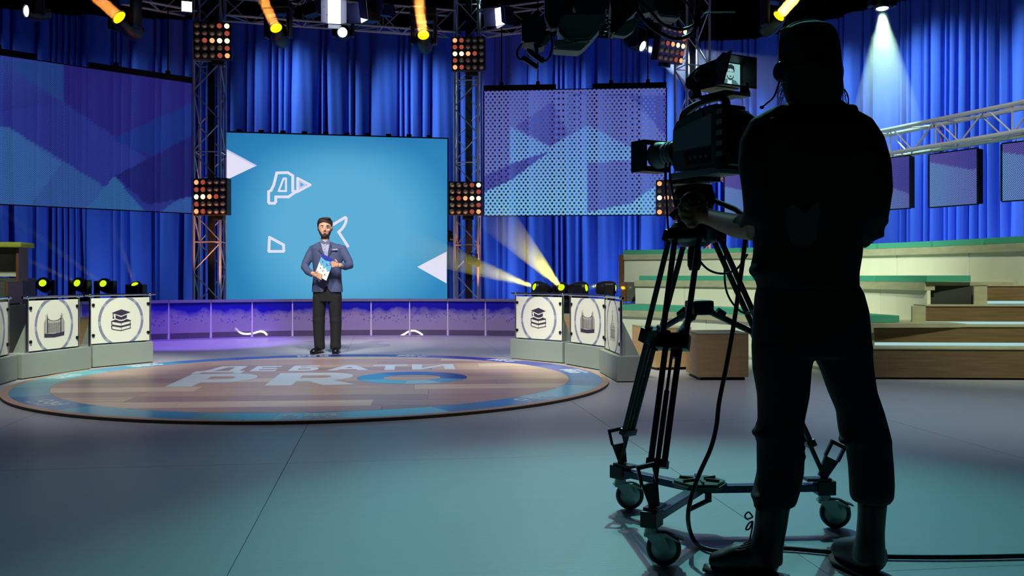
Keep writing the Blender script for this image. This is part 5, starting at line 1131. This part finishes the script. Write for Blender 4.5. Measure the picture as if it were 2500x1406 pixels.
bmesh.ops.delete(bm, geom=[f for f in bm.faces if (lambda v: v.y < E-.02 and v.z < EYE+(HZ-(542.3+(abs(v.x-c0.x)/.079)**2*4.5))/F*E and abs(v.x-c0.x) < .086-max(0, EYE+(HZ-553)/F*E-v.z)*.2)(f.calc_center_median())], context='FACES'); bm.to_mesh(me); bm.free()
link_mesh('hair', me, M_br, pr_, world=True)
# shirt, blazer with open front, trousers, shoes
s_ = MB(); PX(s_, [(586, 783, 805, .072, .01), (592, 782, 806, .076, .005), (600, 774, 816, .09), (615, 766, 832, .115), (660, 768, 830, .12), (700, 770, 829, .118)], E, 24); link_mesh('shirt', remesh(s_, .010, 2), M_sh, pr_, world=True)
for s in (-1, 1): W(MB().prism([(0, 0), (s*.055, .035), (s*.062, -.005), (s*.02, -.052)], 0, .006, fr=lambda a, b_, z: tuple(P(793.5, 591, E-.082)+Vector((a, -z-.004+abs(a)*.5, b_)))), 'collar', mat('shirt_collar', (110, 118, 150), .8), pr_)
for py in (598, 606, 613): W(MB().ball(P(793, py, E-.117 if py > 600 else E-.10), .006, seg=6), 'button', M_acr, pr_)
j = MB(); PX(j, [(590, 779, 809, .085, .015), (594, 772, 818, .095, .01), (598, 763, 830, .105), (605, 757, 840, .118), (620, 760, 838, .128), (640, 763, 836, .132), (662, 765.5, 833, .130), (685, 764, 834, .130), (700, 762, 836, .132), (713.5, 761.5, 837, .134)], E, 30, .9)
chain(j, [(776, 603, E), (764, 608, E), (756, 624, E-.01), (748, 640, E-.03), (744, 652, E-.05), (752, 663, E-.14), (762, 668.5, E-.215)], [.05, .058, .060, .056, .053, .048, .043], 16); chain(j, [(823, 603, E), (836, 608, E), (843, 623, E-.01), (851, 638, E-.03), (854, 648, E-.05), (843, 651, E-.14), (832, 648, E-.22)], [.05, .058, .060, .056, .053, .048, .043], 16)
me = remesh(j, .009, 2); bm = bmesh.new(); bm.from_mesh(me)
def jcut(v):
    px, py = CX+F*v.x/v.y, HZ-F*(v.z-EYE)/v.y
    if v.y > E-.02 or v.y < E-.17: return False
    if py < 630: return 793-11.5*(630-py)/40 < px < 799.5+5.5*(630-py)/42 or (py < 592 and 781 < px < 806)
    return py > 690 and abs(px-797.5) < (py-690)*.28 or py > 708 and abs(px-797.5) < 5.5+(py-708)*1.2
bmesh.ops.delete(bm, geom=[f for f in bm.faces if jcut(f.calc_center_median()) or f.calc_center_median().z < EYE+(HZ-712.6)/F*E], context='FACES'); bm.to_mesh(me); bm.free(); link_mesh('blazer', me, M_jk, pr_, world=True)
yb = E-.135; M_lap = mat('lapel', (66, 76, 112), .8)
for pts in ([(781, 591), (779, 598), (780, 606), (777, 609), (796, 632), (786, 606)], [(806, 591), (809, 598), (808, 606), (811, 609), (799, 632), (803, 606)]):
    W(MB().prism([(P(a, b_, yb).x, P(a, b_, yb).z) for a, b_ in pts], -.004, .004, fr=lambda a, b_, z: (a, yb+z+(.030 if b_ > EYE+(HZ-600)/F*E else 0), b_)), 'lapel', M_lap, pr_)
W(MB().prism([(P(a, b_, yb).x, P(a, b_, yb).z) for a, b_ in ((810, 608.5), (823.5, 606.8), (824, 609.5), (810.5, 611.5))], -.006, .0, fr=lambda a, b_, z: (a, yb+z+.010, b_)), 'pocket_square', mat('pocket_square', (176, 176, 196), .8), pr_)
t_ = MB(); PX(t_, [(694, 767, 831, .115), (715, 764, 834, .12), (736, 764, 834, .112)], E, 22)
PX(t_, [(722, 764, 798, .105), (745, 763.5, 796, .10), (776, 764, 793, .088), (782, 763, 793.5, .092), (790, 764, 793, .085), (830, 766.5, 792.5, .078), (848, 768, 793.5, .082), (852, 768.5, 793, .080)], E, 18); PX(t_, [(722, 799, 834.5, .105), (745, 801, 834.5, .10), (776, 805, 833.5, .088), (783, 805, 834.5, .092), (790, 806, 834, .085), (830, 807, 832, .078), (847, 805.5, 833, .084), (852, 807, 831, .080)], E, 18)
link_mesh('trousers', remesh(t_, .009, 2), M_tr, pr_, world=True)
for px, dx in ((779, -.035), (820, .02)):
    c = P(px, 860, E); W(MB().tube([(c.x+.01, E+.06, .05), (c.x, E-.02, .052), (c.x+dx, E-.13, .038), (c.x+dx*1.4, E-.20, .030)], [(.040, .040), (.052, .046), (.036, .050), (.024, .034)], 14, up=(0, 0, 1)), 'shoe', mat('black_shoe', (18, 18, 20), .3), pr_, smooth=True)
    W(MB().tube([(c.x+.012, E+.10, .010), (c.x, E-.02, .010), (c.x+dx, E-.13, .010), (c.x+dx*1.5, E-.235, .012)], [(.009, .036), (.009, .042), (.009, .050), (.008, .022)], 14, up=(0, 0, 1)), 'shoe_sole', M_tyre, pr_)
# show card
cd_y = E-.272; TL, TR, BL = P(787, 618.8, cd_y), P(815.2, 634.5, cd_y), P(768.6, 669.5, cd_y); cu = (TR-TL); cv = (BL-TL)
kd = thing('show_card', 'blue and white show card held by presenter in both hands', 'card', TL+cu*.5+cv*1.0)
def cf(u, v, z): return tuple(TL+cu*u+cv*v+Vector((0, -z, 0)))
W(MB().prism([(0, 0), (1, 0), (1, 1), (0, 1)], -.003, 0, fr=cf), 'card', mat('card_white', (226, 232, 226), .5), kd)
random.seed(9)
W(MB().prism([(0, 0), (1, 0), (1, .20), (.7, .16), (.4, .22), (0, .16)], 0, .0006, fr=cf), 'dark_blue_print', mat('card_blue', (36, 52, 172), .5), kd)
W(MB().prism([(0, .16), (.4, .22), (.7, .16), (1, .20), (1, .56), (.8, .62), (.62, .48), (.5, .60), (.32, .46), (.2, .52), (0, .40)], 0, .0006, fr=cf), 'light_blue_print', mat('card_cyan', (100, 182, 214), .5), kd)
W(MB().prism([(.5, .28), (.8, .34), (.62, .44)], .0006, .0012, fr=cf).prism([(.15, .3), (.34, .28), (.25, .40)], .0006, .0012, fr=cf).prism([(.72, .2), (.95, .24), (.85, .34)], .0006, .0012, fr=cf), 'facet_print', mat('card_mid', (70, 120, 200), .5), kd)
W(MB().prism([(.20, .62), (.30, .60), (.24, .68)], .0004, .001, fr=cf).prism([(.44, .66), (.54, .66), (.48, .74)], .0004, .001, fr=cf).prism([(.66, .78), (.78, .76), (.72, .86)], .0004, .001, fr=cf), 'small_triangle_print', mat('card_navy', (70, 80, 140), .5), kd)
